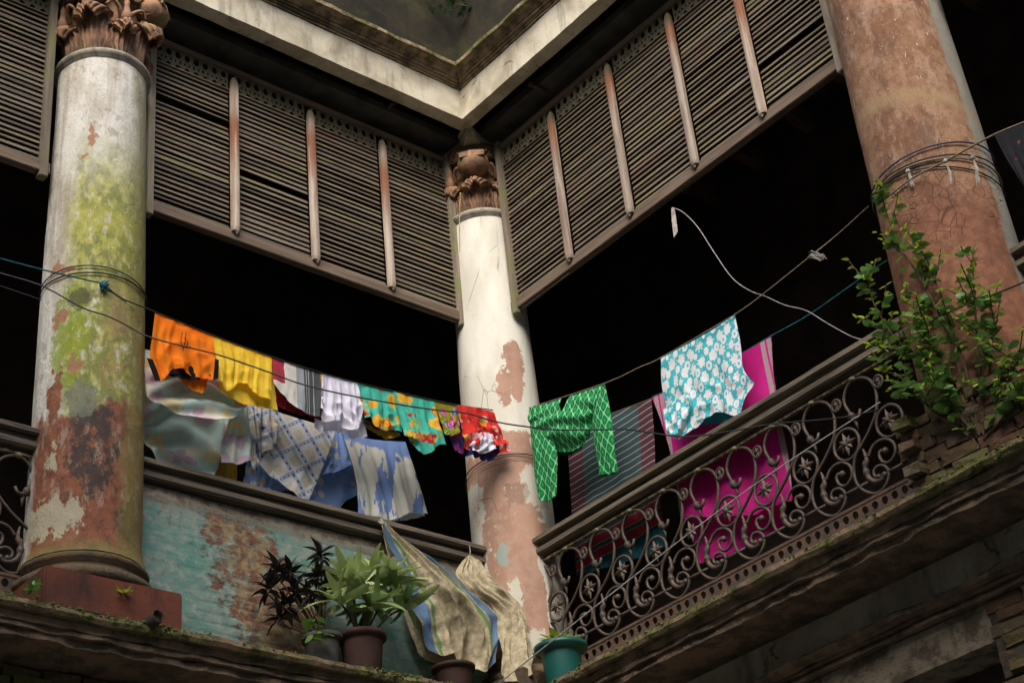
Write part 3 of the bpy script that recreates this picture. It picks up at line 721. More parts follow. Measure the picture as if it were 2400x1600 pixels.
Geo().lathe([(.085, 4.628), (.07, 4.66), (.045, 4.72), (.02, 4.79), (.008, 4.84)], 12, c=(-.235, -.20, 0)).make('corner_point', MB['abac'], cc, True, (0, 0, 0))
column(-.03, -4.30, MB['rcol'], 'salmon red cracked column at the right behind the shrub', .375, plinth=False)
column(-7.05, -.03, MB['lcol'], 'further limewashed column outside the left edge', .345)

# ---- louvred screens
def tile_mesh(fr, n, w=.0825, h=.185):
    """fretwork strip: n tiles with three kinds of cut-outs, thin board, real holes"""
    cu = bpy.data.curves.new('fret', 'CURVE'); cu.dimensions = '2D'; cu.fill_mode = 'BOTH'; cu.extrude = .006
    def poly(pts):
        s_ = cu.splines.new('POLY'); s_.points.add(len(pts)-1); s_.use_cyclic_u = True
        for p, (a, b) in zip(s_.points, pts): p.co = (a, b, 0, 1)
    poly([(0, 0), (n*w, 0), (n*w, h), (0, h)])
    for i in range(n):
        c = (i+.5)*w
        poly([(c+.024*math.sin(t), .135-.030*math.cos(t)*(1.25 if math.cos(t) < 0 else 1)) for t in [k*math.pi/5 for k in range(10)]])
        for q in (-1, 1): poly([(c+q*.022*.95+.0095*math.cos(t), .072+.014*math.sin(t)) for t in [k*math.pi/3 for k in range(6)]])
        poly([(c-.028, .006), (c+.028, .006), (c+.018, .028), (c+.006, .040), (c-.006, .040), (c-.018, .028)])
    o = bpy.data.objects.new('tmp', cu); C.objects.link(o)
    dg = bpy.context.evaluated_depsgraph_get(); me = bpy.data.meshes.new_from_object(o.evaluated_get(dg))
    bpy.data.objects.remove(o); 
    for v in me.vertices:
        x_, y_, z_ = v.co
        v.co = fr(x_, z_, y_)
    me.materials.clear(); me.materials.append(MB['fret']); return me
def screen(fr, ups, label, posts=True):
    rail = MB['railL'] if fr is LF else MB['railR']; sm = MB['slatL'] if fr is LF else MB['slatR']
    t = empty('louvred_screen', fr(ups[0], 0, 2.83), label, 'louvred screen', 'louvred screens between the columns')
    base = t.location
    u0, u1 = ups[0], ups[-1]
    def mk(g, name, mat, bevel=0): return g.make(name, mat, t, bevel=bevel)
    mk(Geo().fbox(fr, u0-.05, u1+.05, -.035, .030, 2.832, 2.925), 'bottom_rail', rail, .006)
    mk(Geo().fbox(fr, u0+.031, u1-.031, -.02, .018, 4.458, 4.51), 'head_rail', rail, .004)
    mk(Geo().fbox(fr, u0+.031, u1-.031, -.02, .016, 4.262, 4.272), 'middle_rail', rail)
    for uu in (u0, u1): mk(Geo().fbox(fr, uu-.03, uu+.03, -.03, .042, 2.79, 4.54), 'stile', MB['stile'], .006)
    # slats
    for k in range(len(ups)-1):
        a, b = ups[k]+.03, ups[k+1]-.03
        w_ = .041; th = .007; ang = R(66)
        g = Geo(); cs = [(w_/2*math.cos(ang)*s1 + th/2*math.sin(ang)*s2, -w_/2*math.sin(ang)*s1 + th/2*math.cos(ang)*s2) for s1, s2 in ((-1, -1), (1, -1), (1, 1), (-1, 1))]
        vs = [fr(uu, dd, zz) for uu in (0, b-a) for dd, zz in cs]
        g.add(vs, [(0, 1, 2, 3), (7, 6, 5, 4), (0, 4, 5, 1), (1, 5, 6, 2), (2, 6, 7, 3), (3, 7, 4, 0)])
        me = mesh('slat', g.v, g.f, fix=True); me.materials.append(sm)
        ns = 29
        for i in range(ns):
            zz = 2.952+i*(4.245-2.952)/(ns-1)
            o = bpy.data.objects.new('slat', me); C.objects.link(o); o.parent = t
            sag = random.gauss(0, .0014)
            if random.random() < .006: continue
            o.location = fr(a, -.002+sag, zz+random.gauss(0, .0008)) - base
            tl = random.gauss(0, .0045)*(4 if random.random() < .03 else 1)
            if fr is LF: o.rotation_euler = (random.gauss(0, .07), tl*.5, 0)
            else: o.rotation_euler = (tl*.5, random.gauss(0, .07), 0)
        n = int(round((b-a+.02)/.0825)); me = tile_mesh(fr, n, (b-a+.0)/n)
        o = bpy.data.objects.new('fretwork', me); C.objects.link(o); o.parent = t; o.location = fr(a, -.004, 4.273)-base
    for uu in ups[1:-1]:
        # half-round cover post with tapered foot
        vs = []; secs = [(2.875, .50), (2.90, .85), (2.93, 1), (3.4, 1), (4.0, 1), (4.25, 1), (4.32, .93), (4.37, .55)]
        for zz, s_ in secs:
            for q in range(9):
                aa = math.pi*q/8
                vs.append(fr(uu-.036*math.cos(aa)*s_, .031+.040*(math.sin(aa)**.55)*s_, zz+(.03 if zz < 2.9 and q > 4 else 0)) - fr(uu, 0, 2.83))
        fs = [(j*9+i, j*9+i+1, (j+1)*9+i+1, (j+1)*9+i) for j in range(len(secs)-1) for i in range(8)]+[((j+1)*9, (j+1)*9+8, j*9+8, j*9) for j in range(len(secs)-1)]
        fs += [tuple(range(9)), tuple((len(secs)-1)*9+i for i in range(9))]
        link('post', mesh('post', vs, fs, fix=True), MB['post'], t, fr(uu, 0, 2.83)-base)
    return t
screen(LF, [.285, .995, 1.705, 2.415, 3.12], 'louvred timber screen with three posts between left column and corner column')
screen(RF, [.385, 1.085, 1.785, 2.485, 3.165, 3.86], 'louvred timber screen with four posts between corner column and salmon column')
screen(LF, [3.93, 4.64, 5.35, 6.06, 6.66], 'louvred timber screen left of the large left column')
screen(RF, [4.76, 5.46, 6.16, 6.86], 'louvred timber screen right of the salmon column')

# ---- parapet wall on the left: uneven painted courses, timber coping
pw = empty('parapet_wall', LF(1.7, 0, -.545), 'turquoise painted parapet wall with dark timber coping between left and corner columns', 'wall')
def relief_wall():
    u0, u1, z0, z1 = .0, 3.35, -.545, .66; nx, nz_ = 330, 130; vs = []
    for j in range(nz_+1):
        z = z0+(z1-z0)*j/nz_
        for i in range(nx+1):
            u = u0+(u1-u0)*i/nx
            zz = z+.014*nz((u*1.6, 3, z*2)); row = math.floor(zz/.068); fz = zz/.068-row
            uu = u/.235+(row % 2)*.5+.1*nz((row*3.3, u*2, 0)); fu = uu-math.floor(uu)
            e = min(min(fz, 1-fz)*.068, min(fu, 1-fu)*.235)
            joint = -.0045*max(0, 1-e/.011)
            worn = max(0, nz((u*1.2+4, 7, z*1.6))+.35)
            d = joint*(.35+worn*1.2) + .006*nz((row*5.1, math.floor(uu)*3.7, 1))*worn + .010*nz((u*2.3, 1, z*2.3))+.003*nz((u*14, 2, z*14))
            vs.append(LF(u, d-.004, z))
    m = nx+1; fs = [(j*m+i, j*m+i+1, (j+1)*m+i+1, (j+1)*m+i) for j in range(nz_) for i in range(nx)]
    return mesh('painted_face', vs, fs, smooth=True)
link('painted_face', relief_wall(), MB['turq'], pw)
Geo().fbox(LF, 0, 3.35, -.16, -.03, -.545, .66).make('wall_core', MB['mortar'], pw)
def coping(fr, u0, u1, mat, parent):
    run('coping_board', fr, [(-.10, .765), (.065, .765), (.08, .775), (.08, .805), (.06, .82), (-.10, .82)], u0, u1, mat, 40, .004, 3, parent, mitre=False)
    run('coping_neck', fr, [(-.08, .725), (.035, .725), (.035, .764), (-.08, .764)], u0, u1, mat, 20, .002, 3, parent, mitre=False)
    run('coping_board', fr, [(-.08, .675), (.045, .675), (.06, .69), (.06, .724), (-.08, .724)], u0, u1, mat, 40, .003, 3, parent, mitre=False)
coping(LF, .27, 3.2, MB['hand'], pw)

# ---- iron balustrades
UM = [(-.264, .4), (-.275, .441), (-.29, .485), (-.291, .539), (-.258, .595), (-.208, .624), (-.146, .62), (-.083, .579), (-.051, .518), (-.047, .454), (-.059, .389), (-.084, .331), (-.121, .287), (-.182, .229), (-.246, .181), (-.299, .136), (-.328, .08), (-.339, .016), (-.329, -.048), (-.288, -.108), (-.228, -.152), (-.169, -.157), (-.122, -.131), (-.092, -.086), (-.094, -.043), (-.125, -.008), (-.169, -.001), (-.195, -.023), (-.192, -.05), (-.166, -.066)]
UL = [(-.232, .153), (-.223, .11), (-.223, .067), (-.242, .033), (-.243, -.001), (-.232, -.049), (-.192, -.088), (-.143, -.097), (-.118, -.075)]
U2 = [(-.207, .09), (-.165, .135), (-.11, .152), (-.052, .138), (-.013, .098), (-.005, .052), (-.025, .01), (-.071, -.011), (-.115, .013), (-.129, .058), (-.112, .084), (-.079, .073)]
def bal_parts(fr):
    out = {}
    def T(pts, r, k=5, n=7, d=0): return Geo().tube([fr(p[0], d, p[1]) for p in catmull([Vector((a, b, 0)) for a, b in pts], k)], r, n)
    n = (len(UM)-1)*5+1; r = [.0108]*n
    for i in range(10): r[i] = .008+.0005*i; r[-1-i] = .016 if i < 3 else .0108
    g = T(UM, r); p = fr(-.166, 0, -.066); g.ball(p, .019, 6); out['long_scroll'] = mesh('long_scroll', g.v, g.f, smooth=True)
    n = (len(UL)-1)*5+1; rr = [.006+.012*min(1, i/12)*(1 if i < 26 else .85)+(.006 if i in (19, 20, 21) else 0) for i in range(n)]
    g = T(UL, rr, d=.006); g.ball(fr(-.118, .006, -.075), .02, 6)
    g.add(*_leaflet(fr, -.228, .09, 1)); g.add(*_leaflet(fr, -.235, .04, -1)); out['leaf_stem'] = mesh('leaf_stem', g.v, g.f, smooth=True)
    n = (len(U2)-1)*5+1; g = T(U2, .0108); g.ball(fr(-.079, 0, .073), .021, 6); out['c_scroll'] = mesh('c_scroll', g.v, g.f, smooth=True)
    ringp = [(.1*math.cos(a), .24+.103*math.sin(a)) for a in [2*math.pi*i/28 for i in range(29)]]
    g = Geo().tube([fr(a, 0, b) for a, b in ringp], .0108, 7, False); out['ring'] = mesh('ring', g.v, g.f, smooth=True)
    g = Geo()
    for k in range(8):
        a = k*math.pi/4+.1; L = .085 if k % 2 == 0 else .062; w_ = .017
        c, s_ = math.cos(a), math.sin(a)
        P = lambda l, t, d: fr(l*c-t*s_, d, .24+l*s_+t*c)
        vs = [P(.006, 0, .022), P(L*.5, w_, .008), P(L*.5, 0, .022), P(L*.5, -w_, .008), P(L, 0, .010), P(L*.5, 0, -.004)]
        g.add(vs, [(0, 1, 2), (0, 2, 3), (2, 1, 4), (3, 2, 4), (0, 5, 1), (0, 3, 5), (1, 5, 4), (5, 3, 4)])
    g.ball(fr(0, .016, .24), .017, 6); out['star_rosette'] = mesh('star_rosette', g.v, g.f, fix=True)
    g = Geo()
    for k in range(10):
        a0 = 2*math.pi*k/10; g.tube([fr(0, .012, .52), fr(.036*math.cos(a0), .012, .52+.04*math.sin(a0))], .0042, 4)
    g.tube([fr(.036*math.cos(2*math.pi*i/16), .012, .52+.04*math.sin(2*math.pi*i/16)) for i in range(17)], .007, 5, False); g.ball(fr(0, .012, .52), .010, 5)
    out['small_rosette'] = mesh('small_rosette', g.v, g.f)
    g = Geo()    # leafy bud on the free end of the arch
    g.ball(fr(-.262, .0, .40), .026, 7, (1, 1, 1.2)); g.tube([fr(-.255, 0, .39), fr(-.225, .01, .365), fr(-.195, .012, .375), fr(-.18, .012, .41)], [.02, .016, .012, .009], 6)
    g.tube([fr(-.24, 0, .37), fr(-.235, .005, .335), fr(-.232, .004, .29)], [.016, .012, .004], 5); out['leaf_bud'] = mesh('leaf_bud', g.v, g.f, smooth=True)
    g = Geo(); g.ball(fr(-.19, .004, .632), .019, 6, (1.3, 1.3, 1)); out['clamp'] = mesh('clamp', g.v, g.f, smooth=True)
    g = Geo().tube([fr(-.1, 0, -.066), fr(.008, 0, -.066), fr(.1, 0, -.066)], .011, 6); out['tie_bar'] = mesh('tie_bar', g.v, g.f, smooth=True)
    for k, me in out.items(): me.materials.append(MB['lichen'] if k in ('clamp',) else MB['iron'])
    return out
def _leaflet(fr, u, z, q):
    return [fr(u, .014, z-.02), fr(u+q*.022, .022, z+.012), fr(u, .018, z+.035), fr(u-.004, .0, z)], [(0, 1, 2), (0, 3, 1), (1, 3, 2), (0, 2, 3)]
def holes_mesh(fr, L, pitch=.0775):
    cu = bpy.data.curves.new('holes', 'CURVE'); cu.dimensions = '2D'; cu.fill_mode = 'BOTH'; cu.extrude = .007
    def poly(pts):
        s_ = cu.splines.new('POLY'); s_.points.add(len(pts)-1); s_.use_cyclic_u = True
        for p, (a, b) in zip(s_.points, pts): p.co = (a, b, 0, 1)
    n = int(L/pitch); top = []
    poly([(0, -.05), (n*pitch, -.05), (n*pitch, .052), (0, .052)])
    for i in range(n):
        c = (i+.5)*pitch; poly([(c+.0245*math.cos(t), .006+.027*math.sin(t)) for t in [k*math.pi/7 for k in range(14)]])
    o = bpy.data.objects.new('tmp', cu); C.objects.link(o)
    dg = bpy.context.evaluated_depsgraph_get(); me = bpy.data.meshes.new_from_object(o.evaluated_get(dg)); bpy.data.objects.remove(o)
    for v in me.vertices: v.co = fr(v.co.x, v.co.z, v.co.y)
    me.materials.clear(); me.materials.append(MB['rust']); return me, n*pitch
def balustrade(fr, u0, u1, first, n, label):
    t = empty('iron_balustrade', fr(u0, 0, -.28), label, 'balustrade', 'iron balustrades'); base = t.location
    parts = bal_parts(fr)
    for i in range(n):
        uc = first+i*.345
        for k, me in parts.items():
            off = 0
            if k == 'small_rosette': off = -.005
            uu = uc+off
            if k == 'small_rosette' and uu > u1: continue
            o = bpy.data.objects.new(k, me); C.objects.link(o); o.parent = t; o.location = fr(uu, 0, 0)-base
    Geo().fbox(fr, u0, u1, -.012, .012, .635, .652).make('top_bar', MB['lichen'], t)
    Geo().fbox(fr, u0, u1, -.014, .016, -.187, -.168).make('bottom_bar', MB['rust'], t)
    me, L = holes_mesh(fr, u1-u0); o = bpy.data.objects.new('perforated_strip', me); C.objects.link(o); o.parent = t; o.location = fr(u0, .004, -.236)-base
    Geo().fbox(fr, u0, u1, -.03, .03, -.298, -.287).make('base_bar', MB['rust'], t)
    coping(fr, u0-.03, u1+.05, MB['hand'] if fr is LF else MB['handR'], t)
    g = Geo(); uu = u0+.17
    while uu < u1: g.fbox(fr, uu-.01, uu+.01, -.012, .010, .653, .674); uu += .69
    g.make('rail_spacers', MB['iron'], t)
    return t
balustrade(RF, .345, 3.93, .457+.0, 10, 'scrolled cast iron balustrade with star rosettes between corner and salmon columns')
balustrade(LF, 3.88, 6.6, 4.155, 7, 'scrolled cast iron balustrade left of the large left column')
balustrade(RF, 4.72, 7.2, 4.95, 6, 'scrolled cast iron balustrade right of the salmon column')
for fr, a, b, nm in ((RF, .30, 7.3, 'right'), (LF, 3.36, 7.3, 'far left')):
    o = run('kerb', fr, [(-.12, -.543), (.05, -.543), (.05, -.30), (-.12, -.30)], a, b, MB['ledge'], 60, .006, 5, mitre=False); tag(o, f'low mossy kerb under the {nm} balustrade', 'kerb')

# ---- brick pier under salmon column (bricks one by one)
def brick_me(w_, d_, h_, s):
    g = Geo().box((-w_/2, -d_/2, -h_/2), (w_/2, d_/2, h_/2)); me = mesh('brick', g.v, g.f)
    bm = bmesh.new(); bm.from_mesh(me); bmesh.ops.bevel(bm, geom=list(bm.edges), offset=.005, segments=1, affect='EDGES')
    rr = random.Random(s)
    for v in bm.verts: v.co += Vector((rr.gauss(0, .005), rr.gauss(0, .005), rr.gauss(0, .0045)))
    bm.to_mesh(me); bm.free(); return me
BR_R = [brick_me(.11, .235, .062, i) for i in range(4)]; BR_L = [brick_me(.235, .11, .062, i+9) for i in range(4)]
BR_H = [brick_me(.11, .11, .062, i+20) for i in range(3)]
for me in BR_R+BR_L+BR_H: me.materials.append(MB['mossbrick'])
def bricks(parent, fr, u0, u1, z0, z1, d, gap=.0, seed=1):
    rr = random.Random(seed); base = parent.location; row = 0; z = z0+.034
    while z < z1:
        u = u0+(.06 if row % 2 else .12)
        while u < u1:
            if rr.random() > gap:
                me = rr.choice(BR_R if fr is RF else BR_L); o = bpy.data.objects.new('brick', me); C.objects.link(o); o.parent = parent
                o.location = fr(u, d-.055+rr.gauss(0, .007), z+rr.gauss(0, .003))-base; o.rotation_euler = (rr.gauss(0, .02), rr.gauss(0, .02), rr.gauss(0, .025))
            u += .25
        z += .073; row += 1
bp = empty('brick_plinth', RF(4.3, 0, -.54), 'broken mossy brick plinth under the salmon column', 'plinth')
Geo().fbox(RF, 3.97, 4.72, -.3, .45, -.542, -.15).make('rubble_core', MB['mortar'], bp)
bricks(bp, RF, 3.95, 4.85, -.545, -.12, .47, .05, 3)
for z in (-.51, -.437, -.364, -.291, -.218, -.145):          # return face towards the corner
    for d in (.38, .15):
        o = bpy.data.objects.new('brick', random.choice(BR_L)); C.objects.link(o); o.parent = bp; o.location = RF(4.0, d+(.06 if int(z*1000) % 2 else 0), z)-bp.location
g = Geo(); vs = []
for j in range(15):
    for i in range(41):
        u = 3.96+.80*i/40; d = .46*j/14; e = min(j, 14-j)/7*min(1, min(i, 40-i)/6)
        vs.append(RF(u, d+.01*nz((u*9, d*9, 1)), -.165+.10*e+.045*nz((u*7, d*7, 2))+.02*nz((u*22, d*22, 2))))
g.add(vs, [(j*41+i, j*41+i+1, (j+1)*41+i+1, (j+1)*41+i) for j in range(14) for i in range(40)])
g.make('soil_heap', MB['ledge'], bp, True)
bw = empty('brick_patch', RF(4.5, 0, -1.2), 'exposed broken bricks of the wall at the bottom right', 'brick wall')
Geo().fbox(RF, 3.9, 6.4, -.02, .008, -1.53, -1.083).make('mortar_bed', MB['mortar'], bw)
bricks(bw, RF, 3.95, 6.3, -1.52, -1.085, .016, .05, 8)
bw2 = empty('brick_pier', RF(4.3, 0, -1.9), 'stone and brick pier beside the black opening at bottom right', 'pier')
Geo().fbox(RF, 3.86, 5.6, -.5, -.04, -6.5, -1.53).make('pier_core', MB['mortar'], bw2)
bricks(bw2, RF, 3.84, 5.4, -2.2, -1.54, .02, .03, 12)
bl = empty('brick_band', LF(2.5, 0, -.8), 'dark red brick band under the left ledge', 'brick wall')
bricks(bl, LF, .25, 5.2, -.95, -.735, .05, .08, 20)

# =================================================================== LAUNDRY
def rs_poly(pts, n):
    pts = [np.array(p, float) for p in pts]
    if len(pts) > 2:
        c = catmull([Vector((p[0], p[1], 0)) for p in pts], 5); pts = [np.array((q.x, q.y)) for q in c]
    dd = [0.0]
    for a, b in zip(pts, pts[1:]): dd.append(dd[-1]+float(np.linalg.norm(b-a)))
    out = []
    for i in range(n+1):
        t = dd[-1]*i/n; k = 0
        while k < len(dd)-2 and dd[k+1] < t: k += 1
        q = (t-dd[k])/max(1e-9, dd[k+1]-dd[k]); out.append(pts[k]*(1-q)+pts[k+1]*q)
    return np.array(out)
def hang(name, fr, d, top, bot, mat, parent=None, left=None, right=None, nu=56, nv=44, amp=.018, freq=5, crump=.012, bulge=0, seed=0, uvn=False, lip=0, tpow=.6, dd=None, swag=0, skip=None, gather=0):
    """cloth patch whose outline is given by points of the photo laid on the vertical plane d in front of the facade"""
    cv = lambda P: [uz(fr, x, y, d) for x, y in P]
    T, B = cv(top), cv(bot); Lf = cv(left) if left else [T[0], B[0]]; Rt = cv(right) if right else [T[-1], B[-1]]
    if left: Lf = [T[0]]+Lf+[B[0]]
    if right: Rt = [T[-1]]+Rt+[B[-1]]
    T, B, Lf, Rt = rs_poly(T, nu), rs_poly(B, nu), rs_poly(Lf, nv), rs_poly(Rt, nv)
    vs = []; uv = []; rr = random.Random(seed); ph = [rr.random()*6.28 for _ in range(4)]; f2 = freq*1.9
    for j in range(nv+1):
        v = j/nv
        for i in range(nu+1):
            u = i/nu
            p = (1-v)*T[i]+v*B[i]+(1-u)*Lf[j]+u*Rt[j]-((1-u)*(1-v)*T[0]+u*(1-v)*T[-1]+(1-u)*v*B[0]+u*v*B[-1])
            a = amp*.5*v**tpow
            w_ = u+.05*nz((u*2+seed, v*1.5, 2))
            q = a*(math.sin(w_*freq*6.283+ph[0]+v*.8)*.6+math.sin(w_*f2*6.283+ph[1]-v*1.1)*.3)
            n1 = nz((u*5+seed*3.1, v*1.1, 5)); n2 = nz((u*11+seed*1.7, v*2.4, 9)); n3 = nz((u*3.5-v*2+seed, v*2.6+u*2, 1))
            q += crump*(.15+.85*min(1, v*1.15)**1.4)*(n1*1.0+n2*.4+(.5-abs(n3)*2.6)*.55)
            q += bulge*math.sin(math.pi*v)*math.sin(math.pi*u)
            q += lip*v**3
            if swag: q += swag*(v**1.2 if swag > .08 else math.sin(math.pi*min(1, v)))*(.5+.5*math.sin(math.pi*u)) + (.022 if abs(swag) > .08 else .012)*math.sin((v*3.1-(2*u-1)**2*1.5+.25*nz((u*3, v*3, seed)))*6.28)*min(1, 3*math.sin(math.pi*u))*min(1, v*3)
            if gather: q += gather*(1-v)**1.5*math.sin(u*38+3*nz((u*4, v*3, 2)))*min(1, v*8) + gather*.45*nz((u*15, v*13, seed)) + gather*.6*(.4-abs(nz((u*6+v*5, v*7-u*3, seed+4)))*2)
            e = dd(u, v) if dd else 0
            P = fr(p[0], d+q+e, p[1]); vs.append(P)
            if uvn == 'u': uv.append((u, p[1]-T[0][1]))
            elif uvn: uv.append((u, v))
            else: uv.append((abs(p[0]-T[0][0]), p[1]-T[0][1]))
    m = nu+1; fs = [(j*m+i, j*m+i+1, (j+1)*m+i+1, (j+1)*m+i) for j in range(nv) for i in range(nu)]
    if skip: fs = [f for k_, f in enumerate(fs) if not skip(((k_ % nu)+.5)/nu, ((k_//nu)+.5)/nv)]
    if fr is LF: fs = [tuple(reversed(f)) for f in fs]
    return link(name, mesh(name, vs, fs, smooth=True, uvs=uv), mat, parent)
CL = dict(
    orange=cloth_mat('orange_jersey', plain((.95, .26, .02), (.88, .20, .012))), black=cloth_mat('black_jersey', plain((.016, .014, .016))),
    yellow=cloth_mat('yellow_jersey', plain((.92, .66, .07), (.86, .56, .04))), grey=cloth_mat('striped_panel_jersey', fn_greystripe),
    crimson=cloth_mat('dark_crimson_jersey', plain((.22, .015, .02), (.12, .01, .012))), lilac=cloth_mat('white_lilac_cotton', plain((.80, .79, .88), (.72, .70, .82))),
    teal=cloth_mat('teal_floral_print', flowers((.09, .62, .48), [((.80, .46, .05), (.85, .32, .02), 7.5, .40), ((.50, .025, .03), (.7, .5, .1), 6.0, .27)])),
    teal2=cloth_mat('teal_floral_print_large', flowers((.09, .62, .48), [((.50, .03, .035), (.65, .45, .08), 6.5, .30), ((.82, .48, .06), (.86, .36, .03), 6.2, .36), ((.42, .40, .03), (.7, .6, .1), 9, .16)])),
    mixed=cloth_mat('multicolour_print', flowers((.36, .33, .03), [((.05, .12, .42), (.7, .7, .75), 12, .36), ((.60, .04, .22), (.8, .6, .7), 10, .34), ((.35, .55, .1), (.1, .1, .1), 14, .2)])),
    red=cloth_mat('red_floral_print', flowers((.82, .05, .04), [((.78, .50, .50), (.70, .10, .10), 9, .27), ((.80, .35, .03), (.8, .6, .1), 8, .24), ((.6, .6, .55), (.2, .2, .2), 14, .16)])),
    pink=cloth_mat('pink_check', plain((.42, .03, .16), (.05, .06, .25))), navy=cloth_mat('navy_cloth', plain((.015, .03, .12), (.10, .01, .04))),
    pastel=cloth_mat('pastel_floral_sheet', fn_pastel), plaid=cloth_mat('blue_cream_plaid', fn_plaid), polka=cloth_mat('blue_dotted_cotton', fn_polka),
    bluewhite=cloth_mat('blue_white_dyed_cotton', fn_bluewhite), gold=cloth_mat('gold_cloth', plain((.50, .30, .04), (.30, .18, .03))),
    ogee=cloth_mat('green_ogee_print', fn_ogee), lungi=cloth_mat('dark_striped_lungi', fn_lungi), turq=cloth_mat('turquoise_white_print', fn_turqshirt),
    turqdark=cloth_mat('teal_shaded_cloth', plain((.02, .16, .18))), greendark=cloth_mat('green_shaded_cloth', plain((.012, .10, .04))),  # darker copies of the shirt and kurta cloth, inner shade painted in
    darkcloth=cloth_mat('dark_sprigged_cloth', flowers((.035, .035, .04), [((.25, .03, .05), (.3, .3, .3), 14, .12)])),
    jute=cloth_mat('woven_jute', fn_jute, .1), jutes=None)
def jute_edge(m, u, v):
    col = fn_jute(m, m.xyz(m.uvv)[0], v); n = (m.noise(7, 5, .6, v=m.uvv)-.5)*.07; q = u+n
    g = m.mix((.07, .24, .09), (.22, .28, .12), m.noise(30, 4, .7, v=m.uvv)); b = m.mix((.05, .14, .30), (.20, .26, .34), m.noise(30, 4, .7, v=m.uvv))
    col = m.mix(col, b, m.gt(q, .87)*m.lt(q, .955)); col = m.mix(col, g, m.gt(q, .81)*m.lt(q, .85)); col = m.mix(col, g, m.gt(q, .985))
    col = m.mix(col, b, m.lt(q, .11)*m.gt(q, .0)); col = m.mix(col, g, m.gt(q, .14)*m.lt(q, .175))
    return col
CL['jutes'] = cloth_mat('woven_jute_striped', jute_edge, .1)
def garment(name, fr, px, py, d, label, cat, group=None):
    return empty(name, at(fr, px, py, d), label, cat, group)
GL = 'shirts pegged along the front line of the left gallery'
D1 = .37
t = garment('shirt', LF, 430, 757, D1, 'bright orange shirt with black cuffs, first garment beside the left column', 'shirt', GL)
hang('front_panel', LF, D1, [(363, 731), (430, 759), (497, 785)], [(366, 890), (381, 892), (392, 878), (409, 862), (432, 872), (455, 880), (487, 889), (505, 888)], CL['orange'], t, left=[(358, 770), (350, 820), (352, 850)], right=[(503, 830), (509, 860)], amp=.03, freq=4, crump=.028, seed=1)
hang('back_panel', LF, D1-.05, [(366, 735), (495, 786)], [(372, 868), (410, 880), (440, 905), (473, 921), (484, 905), (490, 880)], CL['orange'], t, amp=.02, crump=.015, seed=2)
hang('neck_hole_shade', LF, D1-.015, [(388, 862), (430, 855), (492, 868)], [(396, 878), (430, 888), (462, 890), (486, 880), (494, 884)], CL['black'], t, amp=.01, crump=.012, nu=30, nv=14, seed=3)  # black patch stands in for the shade inside the neck hole
hang('cuff', LF, D1+.012, [(344, 838), (358, 842)], [(364, 893), (377, 892)], CL['black'], t, left=[(352, 862)], right=[(368, 866)], nu=8, nv=20, amp=.003, crump=.004, seed=4)
hang('cuff', LF, D1+.03, [(504, 840), (513, 843)], [(500, 889), (512, 888)], CL['black'], t, nu=8, nv=20, amp=.003, crump=.003, seed=5)
g = Geo()
for pts in ([(428, 778), (424, 800), (430, 818), (426, 808)], [(436, 776), (434, 800), (428, 822)], [(430, 790), (440, 800), (438, 815), (446, 812)]): g.tube(catmull([at(LF, x, y, D1+.035) for x, y in pts], 5), .0028, 4)
g.make('chest_print', CL['black'], t)
t = garment('shirt', LF, 567, 810, D1, 'plain yellow shirt between the orange shirt and the striped grey one', 'shirt', GL)
hang('front_panel', LF, D1, [(497, 785), (567, 812), (637, 836)], [(512, 884), (530, 912), (546, 912), (556, 898), (575, 897), (592, 915), (605, 927), (638, 936)], CL['yellow'], t, right=[(637, 880)], amp=.022, freq=6, crump=.016, seed=11)
hang('back_panel', LF, D1-.05, [(500, 789), (634, 838)], [(516, 910), (555, 940), (600, 952), (652, 962)], CL['yellow'], t, amp=.012, crump=.010, seed=12)
t = garment('shirt', LF, 695, 855, D1, 'pale grey and charcoal panelled shirt with a crimson patch beside the yellow shirt', 'shirt', GL)
hang('front_panel', LF, D1, [(637, 836), (700, 858), (755, 876)], [(640, 900), (652, 912), (668, 928), (690, 950), (712, 965), (748, 977)], CL['grey'], t, amp=.012, freq=3, crump=.012, seed=21)
hang('back_panel', LF, D1-.06, [(640, 842), (752, 880)], [(645, 945), (690, 968), (760, 985)], CL['crimson'], t, amp=.015, crump=.012, seed=22)
t = garment('shirt', LF, 796, 885, D1, 'crumpled white shirt with a lilac tint between the striped and floral shirts', 'shirt', GL)
hang('front_panel', LF, D1, [(755, 875), (770, 880), (800, 888), (838, 898)], [(751, 955), (762, 982), (778, 990), (800, 985), (818, 1004), (836, 1008), (846, 985), (850, 968)], CL['lilac'], t, amp=.03, freq=5, crump=.045, seed=31)
hang('back_panel', LF, D1-.07, [(758, 880), (836, 902)], [(735, 985), (745, 1008), (790, 1010), (830, 1026), (860, 1022)], CL['lilac'], t, left=[(745, 940)], amp=.03, crump=.02, seed=32)
t = garment('blouse', LF, 884, 908, D1, 'teal blouse printed with yellow flowers right of the white shirt', 'blouse', GL)
hang('front_panel', LF, D1, [(838, 898), (884, 910), (930, 920)], [(850, 975), (872, 980), (882, 1000), (902, 1008), (925, 1004), (942, 1012)], CL['teal'], t, amp=.022, freq=4, crump=.022, seed=41)
hang('back_panel', LF, D1-.05, [(840, 902), (928, 924)], [(850, 992), (872, 1008), (905, 1028), (940, 1020)], CL['gold'], t, amp=.02, crump=.02, seed=42)
hang('lining', LF, D1-.02, [(848, 965), (935, 985)], [(852, 990), (880, 1002), (938, 1014)], CL['black'], t, amp=.01, crump=.01, nu=20, nv=10, seed=43)
t = garment('blouse', LF, 972, 928, D1, 'teal blouse with red and yellow flowers and a hanging sleeve, next to the red one', 'blouse', GL)
